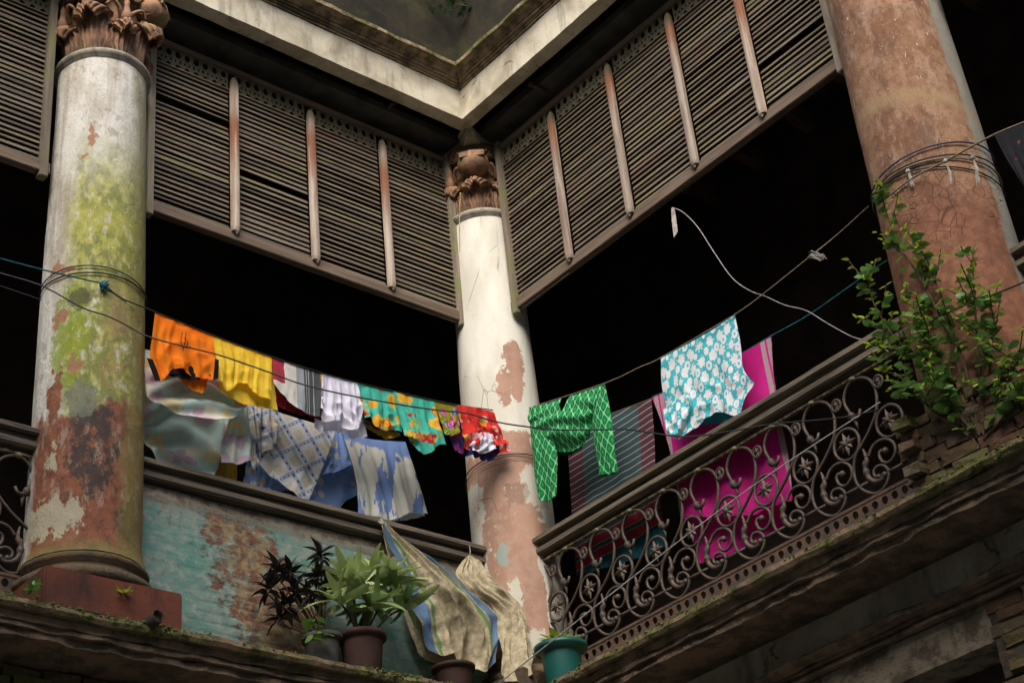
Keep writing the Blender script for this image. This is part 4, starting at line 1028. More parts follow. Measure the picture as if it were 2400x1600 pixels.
hang('sleeve', LF, D1+.03, [(922, 917), (945, 924)], [(945, 1018), (985, 1030)], CL['teal2'], t, left=[(930, 960)], right=[(972, 980)], nu=24, nv=40, amp=.02, freq=2, crump=.014, seed=51)
hang('front_panel', LF, D1, [(932, 920), (975, 931), (1018, 939)], [(950, 1015), (972, 1042), (985, 1060), (1010, 1060), (1030, 1040), (1049, 1044)], CL['teal2'], t, right=[(1030, 985)], amp=.035, freq=3.5, crump=.02, seed=52)
hang('back_panel', LF, D1-.06, [(934, 924), (1015, 942)], [(960, 1030), (1000, 1052), (1040, 1040)], CL['gold'], t, amp=.02, crump=.01, seed=53)
t = garment('blouse', LF, 1043, 944, D1, 'narrow multicoloured blouse squeezed between the teal and red blouses', 'blouse', GL)
hang('front_panel', LF, D1, [(1018, 939), (1045, 945), (1072, 950)], [(1044, 1015), (1060, 1020), (1080, 1012)], CL['mixed'], t, amp=.02, freq=3, crump=.02, seed=61)
hang('back_panel', LF, D1-.05, [(1022, 945), (1070, 955)], [(1062, 1050), (1080, 1062), (1100, 1058)], CL['pink'], t, amp=.02, crump=.014, seed=62)
t = garment('blouse', LF, 1115, 955, D1, 'red flowered blouse bunched up beside the corner column, last on the line', 'blouse', GL)
hang('front_panel', LF, D1+.01, [(1070, 949), (1110, 954), (1157, 965)], [(1092, 1050), (1120, 1044), (1140, 1012), (1160, 1042), (1180, 1058), (1196, 1060)], CL['red'], t, right=[(1172, 1000), (1190, 1035)], amp=.04, freq=4, crump=.04, seed=71)
hang('back_panel', LF, D1-.03, [(1074, 955), (1155, 968)], [(1080, 1060), (1110, 1070), (1150, 1078), (1168, 1062)], CL['navy'], t, amp=.03, crump=.03, seed=72)
hang('lining', LF, D1+.0, [(1098, 1010), (1165, 1015)], [(1100, 1050), (1130, 1062), (1165, 1050)], CL['lilac'], t, amp=.03, crump=.04, nu=24, nv=16, seed=73)

# second row, behind the parapet
t = garment('bed_sheet', LF, 450, 850, .02, 'pastel floral bed sheet sagging in a deep swag behind the orange shirt', 'sheet')
hang('upper_swag', LF, .17, [(335, 818), (420, 835), (500, 870), (575, 935)], [(334, 938), (370, 967), (420, 990), (480, 1003), (535, 990), (573, 945)], CL['pastel'], t, amp=.0, crump=.02, swag=.13, nu=90, nv=60, seed=81)
hang('lower_swag', LF, .02, [(334, 880), (370, 895), (420, 905), (480, 915), (535, 920), (572, 930)], [(332, 1030), (366, 1072), (405, 1108), (450, 1128), (488, 1122), (512, 1098)], CL['pastel'], t, amp=.0, crump=.022, swag=-.13, nu=80, nv=40, seed=82)
hang('hanging_end', LF, .12, [(545, 960), (578, 938)], [(520, 1082), (560, 1086), (592, 1076)], CL['pastel'], t, left=[(532, 1000), (520, 1040)], right=[(586, 1000), (590, 1050)], nu=30, nv=44, amp=.03, freq=2, crump=.02, seed=83)
t = garment('cloth', LF, 525, 1080, -.06, 'gold cloth showing under the pastel sheet above the coping', 'cloth')
hang('panel', LF, -.07, [(505, 1060), (556, 1070)], [(492, 1150), (556, 1160)], CL['gold'], t, nu=24, nv=20, seed=84)
t = garment('sheet', LF, 700, 960, .0, 'blue and cream plaid sheet folded to a point, hanging over the dotted cloth', 'sheet')
hang('main_fold', LF, .03, [(640, 962), (715, 985), (787, 1006)], [(594, 1080), (655, 1128), (720, 1181)], CL['plaid'], t, left=[(618, 1020)], right=[(770, 1060), (748, 1115)], amp=.012, freq=1.5, crump=.012, nu=80, nv=60, seed=91)
hang('gathered_end', LF, .06, [(577, 935), (612, 950), (645, 962)], [(588, 1080), (598, 1098), (612, 1082), (606, 1060), (640, 1055), (652, 1022)], CL['plaid'], t, amp=.05, freq=4, crump=.04, nu=70, nv=50, seed=92)
hang('tail', LF, .0, [(582, 1060), (602, 1070)], [(570, 1128), (582, 1140), (600, 1135)], CL['polka'], t, nu=16, nv=20, amp=.01, crump=.015, seed=93)
t = garment('cloth', LF, 760, 1015, -.04, 'blue cloth with pale dotted circles behind the plaid sheet', 'cloth')
hang('upper_fold', LF, -.02, [(775, 1000), (800, 1012)], [(735, 1118), (780, 1110), (822, 1090)], CL['polka'], t, left=[(762, 1060)], right=[(815, 1050)], amp=.014, freq=2, crump=.018, nu=40, nv=44, lip=.04, seed=101)
hang('lower_fold', LF, -.05, [(740, 1085), (822, 1075)], [(716, 1180), (782, 1200), (812, 1172), (838, 1160)], CL['polka'], t, amp=.02, freq=2, crump=.016, nu=50, nv=30, seed=102)
hang('left_corner', LF, -.06, [(604, 1085), (650, 1110), (700, 1150)], [(596, 1145), (630, 1158), (664, 1150)], CL['polka'], t, nu=30, nv=20, crump=.014, seed=103)
t = garment('skirt', LF, 885, 1030, .0, 'blue and white dyed skirt hanging wide above the coping left of the corner column', 'skirt')
hang('front_panel', LF, .02, [(800, 1008), (822, 1018), (880, 1030), (950, 1035)], [(840, 1215), (868, 1206), (900, 1216), (928, 1216), (965, 1200), (1003, 1204)], CL['bluewhite'], t, left=[(824, 1080), (838, 1150)], right=[(975, 1110)], amp=.035, freq=4.5, crump=.012, nu=90, nv=60, seed=111)
hang('back_panel', LF, -.06, [(826, 1025), (948, 1038)], [(850, 1208), (920, 1222), (998, 1208)], CL['bluewhite'], t, amp=.03, crump=.01, seed=112)

# right-hand gallery
DR = .10
t = garment('kurta', RF, 1330, 925, DR, 'green patterned long sleeved kurta folded over the line beside the corner column', 'kurta')
hang('body', RF, DR, [(1243, 955), (1300, 937), (1360, 918), (1416, 899)], [(1256, 1010), (1272, 1034), (1296, 1053), (1330, 1058), (1360, 1047), (1382, 1014), (1392, 975)], CL['ogee'], t, left=[(1246, 985)], right=[(1408, 935)], amp=.012, freq=3, crump=.014, nu=90, nv=60, seed=121, swag=.07, skip=lambda u, v: abs(u-.50) < .055*(1-(v/.30)**2 if v < .30 else -1))
hang('skirt_fold', RF, DR-.05, [(1262, 990), (1320, 1000), (1388, 985)], [(1290, 1050), (1326, 1068), (1368, 1045), (1385, 1010)], CL['greendark'], t, nu=40, nv=20, crump=.01, seed=123)
hang('sleeve', RF, DR+.03, [(1241, 955), (1262, 950), (1275, 975)], [(1262, 1170), (1285, 1174), (1304, 1160)], CL['ogee'], t, left=[(1244, 1020), (1252, 1100)], right=[(1290, 1010), (1305, 1060), (1306, 1120)], amp=.015, freq=1.5, crump=.012, nu=34, nv=70, seed=124, bulge=.03)
hang('sleeve', RF, DR+.03, [(1400, 930), (1417, 898)], [(1403, 1114), (1448, 1104)], CL['ogee'], t, left=[(1388, 990), (1396, 1060)], right=[(1430, 960), (1440, 1040)], amp=.012, freq=1.5, crump=.012, nu=34, nv=70, seed=125, bulge=.03)
hang('sleeve_opening', RF, DR+.02, [(1262, 1160), (1303, 1152)], [(1264, 1171), (1285, 1176), (1302, 1162)], CL['greendark'], t, nu=10, nv=5, amp=0, crump=0, seed=126)
hang('sleeve_opening', RF, DR+.02, [(1405, 1105), (1447, 1097)], [(1405, 1115), (1425, 1118), (1446, 1106)], CL['greendark'], t, nu=10, nv=5, amp=0, crump=0, seed=127)
t = garment('lungi', RF, 1440, 970, -.15, 'dark lungi with thin white stripes and crimson bands behind the balustrade', 'cloth')
hang('panel', RF, -.17, [(1325, 1010), (1425, 972), (1527, 934)], [(1352, 1348), (1460, 1318), (1566, 1280)], CL['lungi'], t, left=[(1333, 1080), (1340, 1200)], right=[(1534, 1020), (1538, 1110), (1552, 1200)], amp=.018, freq=3, crump=.010, nu=70, nv=70, seed=131, uvn='u')
a_, b_ = uz(RF, 1528, 930, -.20), uz(RF, 1808, 788, -.20)
CL['sari'] = cloth_mat('magenta_sari', sari_fn(abs(b_[0]-a_[0])))
t = garment('sari', RF, 1670, 860, -.20, 'magenta sari with white woven borders hanging behind the turquoise shirt', 'sari')
hang('front_panel', RF, -.13, [(1528, 932), (1620, 890), (1720, 838), (1808, 788)], [(1592, 1214), (1680, 1210), (1760, 1205), (1852, 1170)], CL['sari'], t, left=[(1548, 985), (1575, 1080), (1585, 1160)], right=[(1812, 880), (1822, 960), (1845, 1060)], amp=.03, freq=3, crump=.014, nu=110, nv=70, seed=141)
hang('back_panel', RF, -.25, [(1540, 935), (1800, 800)], [(1635, 1320), (1730, 1290), (1835, 1240)], CL['sari'], t, left=[(1590, 1100)], right=[(1830, 1000)], amp=.02, freq=3, crump=.01, nu=90, nv=50, seed=142)
t = garment('shirt', RF, 1640, 790, .05, 'turquoise shirt printed with white motifs hanging in front of the magenta sari', 'shirt')
hang('front_panel', RF, .06, [(1549, 838), (1600, 812), (1665, 775), (1722, 737)], [(1592, 1030), (1606, 1020), (1632, 1000), (1640, 990), (1668, 970), (1690, 964), (1712, 972), (1735, 978)], CL['turq'], t, left=[(1550, 900), (1560, 960), (1562, 1010)], right=[(1735, 800), (1742, 860), (1760, 890), (1768, 900), (1745, 935)], amp=.02, freq=3, crump=.024, nu=100, nv=70, seed=151)
hang('back_panel', RF, .0, [(1552, 842), (1720, 742)], [(1590, 1012), (1640, 998), (1730, 985)], CL['turqdark'], t, amp=.01, crump=.012, seed=152)
hang('sleeve', RF, .10, [(1555, 960), (1600, 925), (1618, 915)], [(1562, 1018), (1575, 1022), (1592, 1008), (1618, 950)], CL['turq'], t, nu=30, nv=24, amp=.02, crump=.03, seed=153)
t = garment('cloth', RF, 2380, 330, .25, 'dark sprigged cloth hanging at the right edge beyond the salmon column', 'cloth')
hang('panel', RF, .25, [(2330, 316), (2440, 276)], [(2402, 440), (2460, 430)], CL['darkcloth'], t, left=[(2358, 370)], nu=30, nv=30, amp=.01, crump=.01, seed=161)

# =================================================================== LINES, ROPES, CABLES
WM = dict(black=m_flat('black_cable_sheath', (.022, .022, .024), .5, .2, 10, .4), teal=m_flat('teal_nylon_rope', (.02, .13, .15), .6, .3, 30), jutec=m_flat('jute_twine', (.24, .20, .14), .95, .5, 60),
          white=m_flat('pale_wire', (.30, .29, .28), .5, .2, 20, .4), rag=m_flat('frayed_white_rag', (.42, .39, .34), .95, .5, 30), blue=m_flat('blue_cable_sheath', (.03, .04, .12), .5, .2, 10, .4), straw=m_flat('straw_string', (.42, .33, .14), .9, .3, 30))
def wire(name, pts, rad, mat, label, cat='rope', k=5, group=None):
    o = Geo().tube(catmull(pts, k), rad, 6).make(name, mat, None, True); return tag(o, label, cat, group)
P = lambda fr, d, L: [at(fr, x, y, d) for x, y in L]
wire('clothesline', P(LF, .375, [(243, 667), (286, 699), (340, 721), (364, 731), (497, 785), (637, 836), (755, 874), (838, 897), (930, 918), (1018, 938), (1072, 949), (1136, 958)]) + P(LF, .36, [(1155, 961)]), .0045, WM['black'], 'dark clothesline carrying the row of bright shirts')
cl = P(LF, .38, [(0, 606), (100, 632), (243, 665)]); cl[0] = at(LF, -60, 590, .42)
wire('rope', cl, .005, WM['teal'], 'thin teal rope coming in from the left to the knot on the left column')
wire('rope', P(LF, .37, [(-50, 650), (0, 670), (50, 687), (96, 703)]), .0045, WM['black'], 'thin dark rope ending at the loop round the left column')
def loop(cx, cy, z, r, rad, mat, name, label, tx=0, ty=0, cat='rope'):
    pts = [Vector((cx+r*math.cos(a), cy+r*math.sin(a), z+tx*math.cos(a)+ty*math.sin(a))) for a in [2*math.pi*i/48 for i in range(49)]]
    o = Geo().tube(pts, rad, 6, False).make(name, mat, None, True); return tag(o, label, cat)
loop(-3.52, -.03, 1.90, .352, .0055, WM['black'], 'cable_loop', 'black cable looped round the left column', .0, .0)
loop(-3.52, -.03, 1.915, .351, .0045, WM['black'], 'cable_loop', 'thinner upper cable loop round the left column', -.03, -.03)
loop(.02, -.035, 1.50, .33, .0045, WM['black'], 'cable_loop', 'dark line tied round the corner column', .0, -.02)
loop(.02, -.035, 1.455, .331, .003, WM['jutec'], 'cable_loop', 'thin twine tied round the corner column', .01, -.03)
k = at(LF, 243, 668, .38); g = Geo(); g.ball(k, .028, 8, (1, 1, 1.2)); 
for i in range(6): g.tube([k, k+Vector((random.uniform(-.05, .05), -.01, random.uniform(-.07, .06)))], .005, 5)
tag(g.make('rope_knot', WM['teal'], None, True), 'teal knot tied on the front of the left column', 'knot')
def at2(A, B, px, py):
    n = Vector((B[1]-A[1], A[0]-B[0], 0)); v = ray(px, py); t_ = (Vector((A[0], A[1], 0))-CAM).dot(n)/v.dot(n); return CAM+v*t_
A, B = (-4.8, -.72), (-.06, -3.52)
wire('cable', [at2(A, B, x, y) for x, y in [(-60, 618), (0, 640), (99, 670), (191, 720), (245, 738), (293, 760), (340, 786), (409, 806), (507, 830), (579, 854), (647, 878), (701, 898), (797, 922), (932, 947), (1018, 960), (1098, 969), (1162, 988), (1239, 1000), (1311, 1007), (1430, 1006), (1481, 1007), (1600, 1023), (1700, 1012), (1804, 994), (1883, 987), (1975, 978), (2060, 960)]], .0045, WM['black'], 'long black cable slung across the court in front of the laundry', 'cable', 3)
wire('wire', [at(RF, 2063, 942, .04), at2((-.04, -3.5), (-1.2, -1.3), 1700, 1185), at2((-.04, -3.5), (-1.2, -1.3), 1150, 1615)], .004, WM['white'], 'thin grey wire running diagonally down in front of the balustrade', 'wire', 8)
wire('clothesline', P(RF, .105, [(1240, 956), (1417, 898), (1500, 860), (1549, 838)]) + P(RF, .07, [(1722, 737), (1800, 680), (1895, 604)]) + P(RF, -.05, [(1960, 552), (2035, 484)]), .004, WM['jutec'], 'twine clothesline carrying the green kurta and the turquoise shirt')
k = at(RF, 1898, 600, .07); g = Geo()
for i in range(16):
    a = [k+Vector((random.gauss(0, .008), random.gauss(0, .01), random.gauss(0, .008)))]
    for j in range(4): a.append(a[-1]+Vector((0, -.02-.012*random.random(), (.012 if j < 1 else -.035)*random.random()-.006)))
    g.tube(a, .0022, 4)
tag(g.make('frayed_knot', WM['rag']), 'frayed knot on the twine clothesline near the salmon column', 'knot')
wire('rope', P(RF, -.20, [(1528, 930), (1620, 889), (1720, 838), (1806, 788), (1900, 735), (2035, 640), (2080, 610)]), .0045, WM['teal'], 'teal rope carrying the magenta sari')
wire('clothesline', P(RF, -.17, [(1300, 1020), (1425, 972), (1530, 933)]), .003, WM['jutec'], 'twine carrying the striped lungi')
wire('cable', P(RF, .05, [(1576, 487), (1600, 497), (1635, 532), (1674, 592), (1715, 650), (1755, 680), (1795, 695), (1840, 715), (1890, 728), (1940, 758), (2000, 790), (2050, 803), (2090, 830)]), .0038, WM['white'], 'pale loose wire hanging from the right screen down to the handrail', 'wire')
g = Geo()
for i in range(7): g.tube(P(RF, .05, [(1574+i, 488), (1575+i*1.5, 515), (1580+i*1.3, 556-i*2)]), .004, 4)
tag(g.make('rag_strip', WM['rag']), 'short strip of rag hanging under the right screen', 'rag')
wire('string', P(LF, .42, [(1079, 452), (1077, 500), (1077, 560), (1078, 590)]), .0035, WM['straw'], 'straw coloured string hanging from the corner capital', 'string')
cx, cy, rc = -.03, -4.30, .384
for i, (z, rr, m_, tx, ty, lb) in enumerate([(1.565, .0055, 'blue', .02, -.02, 'blue black cable looped highest round the salmon column'), (1.50, .005, 'black', .01, .02, 'black cable looped second round the salmon column'), (1.455, .006, 'jutec', -.02, .02, 'twine looped round the salmon column'), (1.40, .005, 'black', -.05, .06, 'lowest dark cable looped round the salmon column')]):
    loop(cx, cy, z, rc+.004, rr, WM[m_], 'cable_loop', lb, tx, ty)
wire('rope', P(RF, .42, [(2060, 478), (2135, 420), (2215, 378), (2330, 316), (2440, 272)]), .006, WM['jutec'], 'jute rope crossing the salmon column to the dark cloth at the right edge')
for (x, y, h, lb) in ((2216, 378, 52, 'twine tassel hanging from the ropes, middle one'), (2280, 370, 55, 'twine tassel hanging from the ropes, right one'), (2128, 402, 34, 'white rag tied on the ropes, left one')):
    g = Geo(); g.ball(at(RF, x, y, .42), .016, 6)
    for i in range(8): g.tube(P(RF, .42, [(x, y), (x+h*.18+random.gauss(0, 2), y+h*.5), (x+h*.25+random.gauss(0, 4), y+h+random.gauss(0, 4))]), .004, 4)
    tag(g.make('rope_tassel', WM['rag']), lb, 'rope end')
wire('cable', P(RF, .45, [(2150, 770), (2250, 720), (2330, 690), (2450, 640)]), .005, WM['black'], 'black cable running behind the shrub across the salmon column', 'cable')

# =================================================================== LEDGE THINGS
def pot(fr, px, py, d, rim, h, mat, label, lipmat=None, flare=1.0):
    p = at(fr, px, py, d); p = Vector((p.x, p.y, -.545)); t = empty('flower_pot', p, label, 'pot')
    prof = [(rim*.66, .0), (rim*.70, .02), (rim*.84, h*.8), (rim*.86, h*.88), (rim*flare, h*.90), (rim*flare*1.01, h), (rim*.92, h), (rim*.80, h*.85), (.01, h*.84)]
    Geo().lathe(prof, 36).make('pot_body', mat, t, True, (0, 0, 0))
    Geo().lathe([(rim*.3, h*.85), (rim*.84, h*.865), (.005, h*.90)], 20).make('soil', MB['mortar'], t, False, (0, 0, 0))
    return t, p
TC = m_flat('brown_terracotta_pot', (.050, .021, .016), .8, .4, 9, .3, (.035, .018, .014)); TP = m_flat('teal_plastic', (.006, .092, .08), .45, .1, 5, .5, (.008, .07, .06)); GP = m_flat('grey_clay_pot', (.07, .07, .065), .9, .4, 8)
_, pp = pot(LF, 850, 1548, .27, .165, .325, TC, 'brown terracotta pot holding the broad green plant'); 
_, pg = pot(LF, 757, 1530, .18, .135, .30, GP, 'grey clay pot left of the terracotta pot')
_, pb = pot(LF, 1065, 1600, .26, .15, .24, TC, 'small brown pot under the jute sack')
_, pt = pot(RF, 1322, 1590, .27, .165, .33, TP, 'teal plastic pot with wide rim on the right ledge', flare=1.12)
def leafmesh(name, L=1, W=.3, fold=.12, droop=.25, n=7, tip=1.0, mat=None):
    vs = []; fs = []
    for i in range(n+1):
        t = i/n; w_ = W*.5*math.sin(math.pi*min(1, t**.75*.97+.02))**tip; z = -droop*t*t*L
        vs += [(t*L, -w_, z+fold*w_), (t*L, 0, z), (t*L, w_, z+fold*w_)]
    for i in range(n):
        a = i*3; fs += [(a, a+3, a+4, a+1), (a+1, a+4, a+5, a+2)]
    me = mesh(name, vs, fs, smooth=True); me.materials.append(mat); return me
def leafat(name, me, parent, p, dirv, L, roll=0):
    dirv = Vector(dirv).normalized(); q = dirv.to_track_quat('X', 'Z'); o = bpy.data.objects.new(name, me); C.objects.link(o); o.parent = parent
    o.location = Vector(p)-parent.location; o.rotation_mode = 'QUATERNION'
    from mathutils import Quaternion
    o.rotation_quaternion = q @ Quaternion((1, 0, 0), roll); o.scale = (L, L, L); return o
GLf = m_leaf('broad_green_leaf', (.05, .13, .03), (.15, .28, .06), (.40, .48, .20)); DK = m_leaf('dark_purple_leaf', (.016, .013, .016), (.03, .022, .026), rough=.35, transl=.05)
SH = m_leaf('shrub_leaf', (.11, .23, .055), (.24, .38, .08), rough=.4); SY = m_leaf('young_shrub_leaf', (.42, .52, .04), (.30, .46, .05), rough=.5, transl=.4); UP = m_leaf('upper_plant_leaf', (.03, .075, .015), (.05, .10, .02))
STEM = m_flat('brown_twig', (.09, .06, .035), .9, .4, 30)
me_d = leafmesh('leaf', 1, .22, .3, .40, 10, .5, GLf); me_k = leafmesh('leaf', 1, .34, .3, .45, 6, 1, DK); me_s = leafmesh('leaf', 1, .62, .2, .12, 6, .75, SH); me_y = leafmesh('leaf', 1, .42, .25, .1, 5, .9, SY); me_u = leafmesh('leaf', 1, .6, .2, .2, 5, .8, UP)
pl = empty('potted_plant', pp+Vector((0, 0, .30)), 'broad leaved green plant growing in the brown terracotta pot', 'plant')
for (x, y, dd_, n) in ((822, 1375, .30, 24), (870, 1350, .26, 20), (925, 1370, .30, 24), (870, 1425, .38, 22), (945, 1425, .34, 18), (800, 1415, .30, 16)):
    c = at(LF, x, y, dd_); Geo().tube(catmull([pp+Vector((random.gauss(0, .03), random.gauss(0, .03), .27)), pp.lerp(c, .6)+Vector((0, 0, .14)), c], 4), .008, 6).make('stem', STEM, pl)
    for i in range(n):
        az = i*2.4+random.random(); el = R(84-94*(i/n)**.9+random.gauss(0, 8))
        leafat('leaf', me_d, pl, c+Vector((0, 0, random.uniform(-.03, .04))), (math.cos(az)*math.cos(el), math.sin(az)*math.cos(el), math.sin(el)), random.uniform(.19, .31)*(1 if i > 3 else .8), random.gauss(0, .9))
pk = empty('potted_plant', pg+Vector((0, 0, .28)), 'dark purple leaved plant with whorled tufts left of the green plant', 'plant')
for (x, y, n) in ((650, 1330, 20), (628, 1372, 20), (682, 1335, 16), (668, 1410, 22), (690, 1375, 14), (752, 1295, 20), (745, 1340, 20), (765, 1372, 18), (722, 1385, 14), (655, 1440, 14)):
    c = at(LF, x, y, .20+random.uniform(-.04, .06)); Geo().tube(catmull([pg+Vector((random.gauss(0, .02), 0, .27)), pg.lerp(c, .55)+Vector((0, 0, .1)), c-Vector((0, 0, .06)), c], 4), .006, 5).make('stem', STEM, pk)
    for i in range(n):
        az = i*2.4+random.random(); el = R(80-105*(i/n)+random.gauss(0, 10))
        leafat('leaf', me_k, pk, c+Vector((0, 0, -.05*i/n)), (math.cos(az)*math.cos(el), math.sin(az)*math.cos(el), math.sin(el)), random.uniform(.09, .145), random.gauss(0, .4))
ps = empty('seedling', pg+Vector((.02, -.05, .29)), 'fresh green seedling drooping from the grey clay pot', 'plant')
for i in range(16):
    c = at(LF, 735+random.gauss(8, 16), 1455+random.uniform(-15, 45), .33); az = random.random()*6.28
    leafat('leaf', me_s, ps, c, (math.cos(az), math.sin(az)-.5, -.35), random.uniform(.06, .10), random.gauss(0, .5))
def tuft(fr, x, y, d, n, L, me, label, spread=16, cat='plant', name='weed'):
    c = at(fr, x, y, d); t = empty(name, c, label, cat)
    for i in range(n):
        az = i*2.4; el = R(random.uniform(0, 70)); p = c+Vector((random.gauss(0, .012), random.gauss(0, .012), random.uniform(0, .03)))
        leafat('leaf', me, t, p, (math.cos(az)*math.cos(el), math.sin(az)*math.cos(el), math.sin(el)), L*random.uniform(.7, 1.2))
    return t
tuft(LF, 287, 1392, .49, 7, .065, me_y, 'small weed sprouting on the front of the red plinth')
tuft(LF, 70, 1395, .5, 9, .06, me_s, 'small weed at the left end of the red plinth')
tuft(LF, 85, 1378, .5, 6, .05, me_s, 'second small weed just above the one at the left end of the plinth')
c0 = pt+Vector((0, 0, .33)); t = empty('seedling', c0, 'feathery seedling growing in the teal pot', 'plant')
for i in range(26):
    az = random.random()*6.28; leafat('leaf', leafmesh('leaf', 1, .10, .2, .5, 5, .8, SH) if i == 0 else bpy.data.meshes['leaf'] if False else me_y if i % 3 == 0 else me_d, t, c0, (math.cos(az), math.sin(az), random.uniform(.5, 1.2)), random.uniform(.11, .18))
# upper wall plant at the inner corner
t = empty('wall_plant', Vector((-.45, -.5, 6.0)), 'dark leafy plant with an orange flower hanging at the top of the inner corner', 'plant')
for i in range(70):
    x = 1075+random.gauss(0, 38); y = random.uniform(-40, 32)-abs(x-1075)*.15
    az = random.random()*6.28; leafat('leaf', me_u, t, at(LF, x, y, .42+random.uniform(-.08, .1)), (math.cos(az), math.sin(az)-.3, random.uniform(-.7, .2)), random.uniform(.06, .10), random.gauss(0, .5))
OF = m_flat('orange_petal', (.75, .25, .02), .7, .1, 10)
g = Geo(); g.ball(at(LF, 1130, 4, .52), .018, 6, (1, 1, .7)); g.make('flower', OF, t)

# shrub rooted on the brick plinth
sb = empty('shrub', at(RF, 2295, 1025, .5), 'leafy green shrub growing up in front of the salmon column', 'shrub')
br = [([(2285, 1020), (2235, 820), (2165, 665), (2105, 575), (2082, 510), (2070, 468)], .52), ([(2275, 1030), (2195, 880), (2105, 800), (2050, 715), (2035, 655)], .60), ([(2285, 1020), (2225, 900), (2155, 830), (2080, 815), (2040, 806)], .66),
      ([(2296, 1020), (2265, 870), (2225, 755), (2175, 615), (2143, 552)], .50), ([(2306, 1020), (2296, 870), (2286, 735), (2281, 655), (2280, 590)], .50), ([(2285, 1030), (2195, 970), (2120, 890), (2070, 868)], .68),
      ([(2316, 1020), (2350, 920), (2388, 838)], .48), ([(2306, 1030), (2378, 950), (2405, 935)], .52), ([(2295, 1010), (2205, 840), (2155, 735), (2118, 705)], .58), ([(2290, 1025), (2240, 960), (2200, 900), (2165, 905)], .64), ([(2300, 1010), (2320, 860), (2330, 760), (2318, 700)], .46)]
cnt = 0
for pts, dd_ in br:
    n = len(pts); W3 = [at(RF, x, y, .46+(dd_-.46)*i/(n-1)) for i, (x, y) in enumerate(pts)]; cp = catmull(W3, 6); m_ = len(cp)
    Geo().tube(cp, [.010*(1-.8*i/m_) for i in range(m_)], 5).make('stem', STEM, sb)
    L_ = sum((cp[i+1]-cp[i]).length for i in range(m_-1)); nl = min(24, max(12, int(L_/.04)))
    BRC = globals().setdefault('BRC', []); BRC.append(cp)
    for i in range(nl+6):
        if cnt >= 292: break
        q = .18+.82*min(1, i/nl); p = cp[min(m_-1, int(q*(m_-1)))]; young = q > .72
        az = random.random()*6.28; sz = random.uniform(.035, .06) if young else random.uniform(.055, .085)
        dirv = (math.cos(az), math.sin(az), random.uniform(-.35, .5) if not young else random.uniform(.1, 1))
        off = Vector((random.gauss(0, .022), random.gauss(0, .022), random.gauss(0, .02)))*(0 if young else 1)
        leafat('leaf', me_y if young and random.random() < .85 else me_s, sb, p+off, dirv, sz*(1.0), random.gauss(0, .6)); cnt += 1

fol = Geo(); fol2 = Geo(); frr = random.Random(5)
from mathutils import Quaternion
for cp in BRC:
    m_ = len(cp)
    for sub in range(8):
        q0 = frr.uniform(.3, 1.0); p0 = cp[int(q0*(m_-1))]; dv_ = Vector((frr.gauss(0, .6)-.25, frr.gauss(0, .6), frr.uniform(.3, 1.3))).normalized(); L_ = frr.uniform(.10, .24)
        fol_st = [p0, p0+dv_*L_*.5+Vector((0, 0, -.01)), p0+dv_*L_]
        Geo().tube(catmull(fol_st, 3), .0035, 4).make('twig', STEM, sb)
        for i in range(9):
            t_ = (i+1)/9; p = p0+dv_*L_*t_+Vector([frr.gauss(0, .008) for _ in range(3)]); yg = t_ > .66 and q0 > .4
            az = frr.random()*6.28; q = Vector((math.cos(az), math.sin(az), frr.uniform(-.3, .6))).to_track_quat('X', 'Z') @ Quaternion((1, 0, 0), frr.gauss(0, .6)); sz = frr.uniform(.035, .05) if yg else frr.uniform(.05, .078)
            src = me_y if yg else me_s
            (fol2 if yg else fol).add([p+q @ (v.co*sz) for v in src.vertices], [tuple(f.vertices) for f in src.polygons])
for g_, m_ in ((fol, SH), (fol2, SY)): o = g_.make('foliage', m_, sb, True); o['kind'] = 'stuff'

# jute sacks tied to the coping
t = garment('jute_sack', LF, 900, 1225, .12, 'open jute sack with blue and green edge stripes tied to the coping', 'sack')
bul = lambda u, v: .10*v+.13*math.sin(math.pi*min(1, v*1.05))*math.sin(math.pi*u)**.7
hang('front_panel', LF, .12, [(894, 1221), (902, 1220)], [(990, 1530), (1015, 1548), (1040, 1546), (1068, 1572), (1085, 1572), (1112, 1588), (1140, 1560)], CL['jutes'], t, left=[(908, 1270), (930, 1335), (952, 1400), (972, 1470)], right=[(930, 1262), (985, 1305), (1060, 1368), (1128, 1430), (1152, 1480)], nu=80, nv=80, amp=.05, freq=1.5, crump=.075, seed=171, uvn=True, dd=bul, gather=.022)
hang('back_panel', LF, .08, [(893, 1222), (900, 1222)], [(968, 1500), (1000, 1545), (1100, 1560)], CL['jute'], t, left=[(905, 1285), (930, 1370), (945, 1440)], right=[(960, 1330), (1060, 1440)], nu=30, nv=30, amp=.015, crump=.02, seed=172, uvn=True)
wire('string', [at(LF, 893, 1215, .12), at(LF, 897, 1228, .13), at(LF, 888, 1222, .11)], .010, WM['rag'], 'rag tie holding the striped jute sack on the coping', 'string')
t = garment('jute_sack', LF, 1100, 1300, .18, 'second jute sack bulging between the striped sack and the corner column', 'sack')
bul2 = lambda u, v: .22*v+.10*math.sin(math.pi*u)*min(1, v*3)
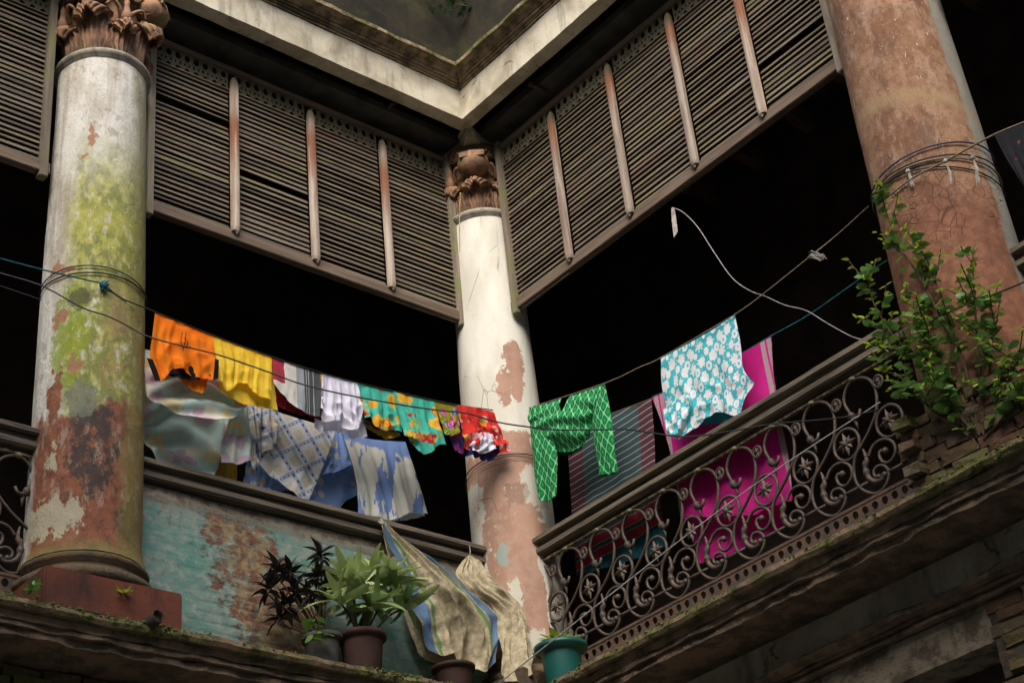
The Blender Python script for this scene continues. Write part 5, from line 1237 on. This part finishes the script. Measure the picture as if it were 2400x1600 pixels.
hang('front_panel', LF, .12, [(1096, 1302), (1106, 1302)], [(1128, 1605), (1150, 1628), (1180, 1612), (1200, 1590)], CL['jute'], t, left=[(1078, 1322), (1063, 1348), (1082, 1392), (1130, 1440), (1140, 1500)], right=[(1122, 1322), (1140, 1365), (1182, 1412), (1198, 1455), (1196, 1510)], nu=50, nv=70, amp=.05, freq=1.5, crump=.06, seed=173, uvn=True, dd=bul2, gather=.022)
wire('string', P(LF, .12, [(1100, 1278), (1102, 1290), (1101, 1304)]), .004, WM['rag'], 'short string tying the second sack to the coping', 'string')

# small hardware
o = Geo().lathe([(.036, 0.2), (.036, 0), (.042, 0), (.042, .22), (.036, .22), (.036, .2)], 20).make('drain_pipe', MB['dark'], None, True); o.rotation_euler = (R(82), 0, R(8)); o.location = at(LF, 318, 1482, .35); tag(o, 'grey drain pipe stub under the left ledge', 'pipe')
for fr, x, y, lb in ((LF, 920, 243, 'rusty bolt stub on the left girder'), (RF, 1245, 199, 'rusty bolt stub on the right girder')):
    p = at(fr, x, y, .2); e_ = fr(0, 1, 0); o = Geo().tube([p-e_*.16, p-e_*.02, p+e_*.02], [.016, .016, .026], 10).make('bolt', MB['rust']); tag(o, lb, 'bolt')
# moss tufts on the ledge lips
for fr, sd_, lb in ((RF, 1, 'ragged moss along the right ledge lip'), (LF, 2, 'ragged moss along the left ledge lip')):
    rr = random.Random(sd_); g = Geo()
    for i in range(1500):
        u = rr.uniform(.5, 7); dens = nz((u*1.7+sd_*9, 0, 3))+.25
        if rr.random() > max(.06, dens*1.4): continue
        d = .50-abs(rr.gauss(0, .02)); z = -.547+rr.gauss(0, .010) if rr.random() < .7 else rr.uniform(-.60, -.545); s_ = rr.uniform(.005, .014)
        c = fr(u, d+.004, z); a = rr.random()*3
        g.add([c+Vector((s_*math.cos(a), s_*math.sin(a), 0)), c+Vector((-s_*math.sin(a), s_*math.cos(a), 0)), c+Vector((-s_*math.cos(a), -s_*math.sin(a), -.2*s_)), c+Vector((s_*math.sin(a), -s_*math.cos(a), 0)), c+Vector((0, 0, s_*rr.uniform(.7, 1.6))), c-Vector((0, 0, s_*1.2))], [(0, 1, 4), (1, 2, 4), (2, 3, 4), (3, 0, 4), (1, 0, 5), (2, 1, 5), (3, 2, 5), (0, 3, 5)])
    o = g.make('moss', MB['moss']); tag(o, lb, 'moss', kind='stuff')
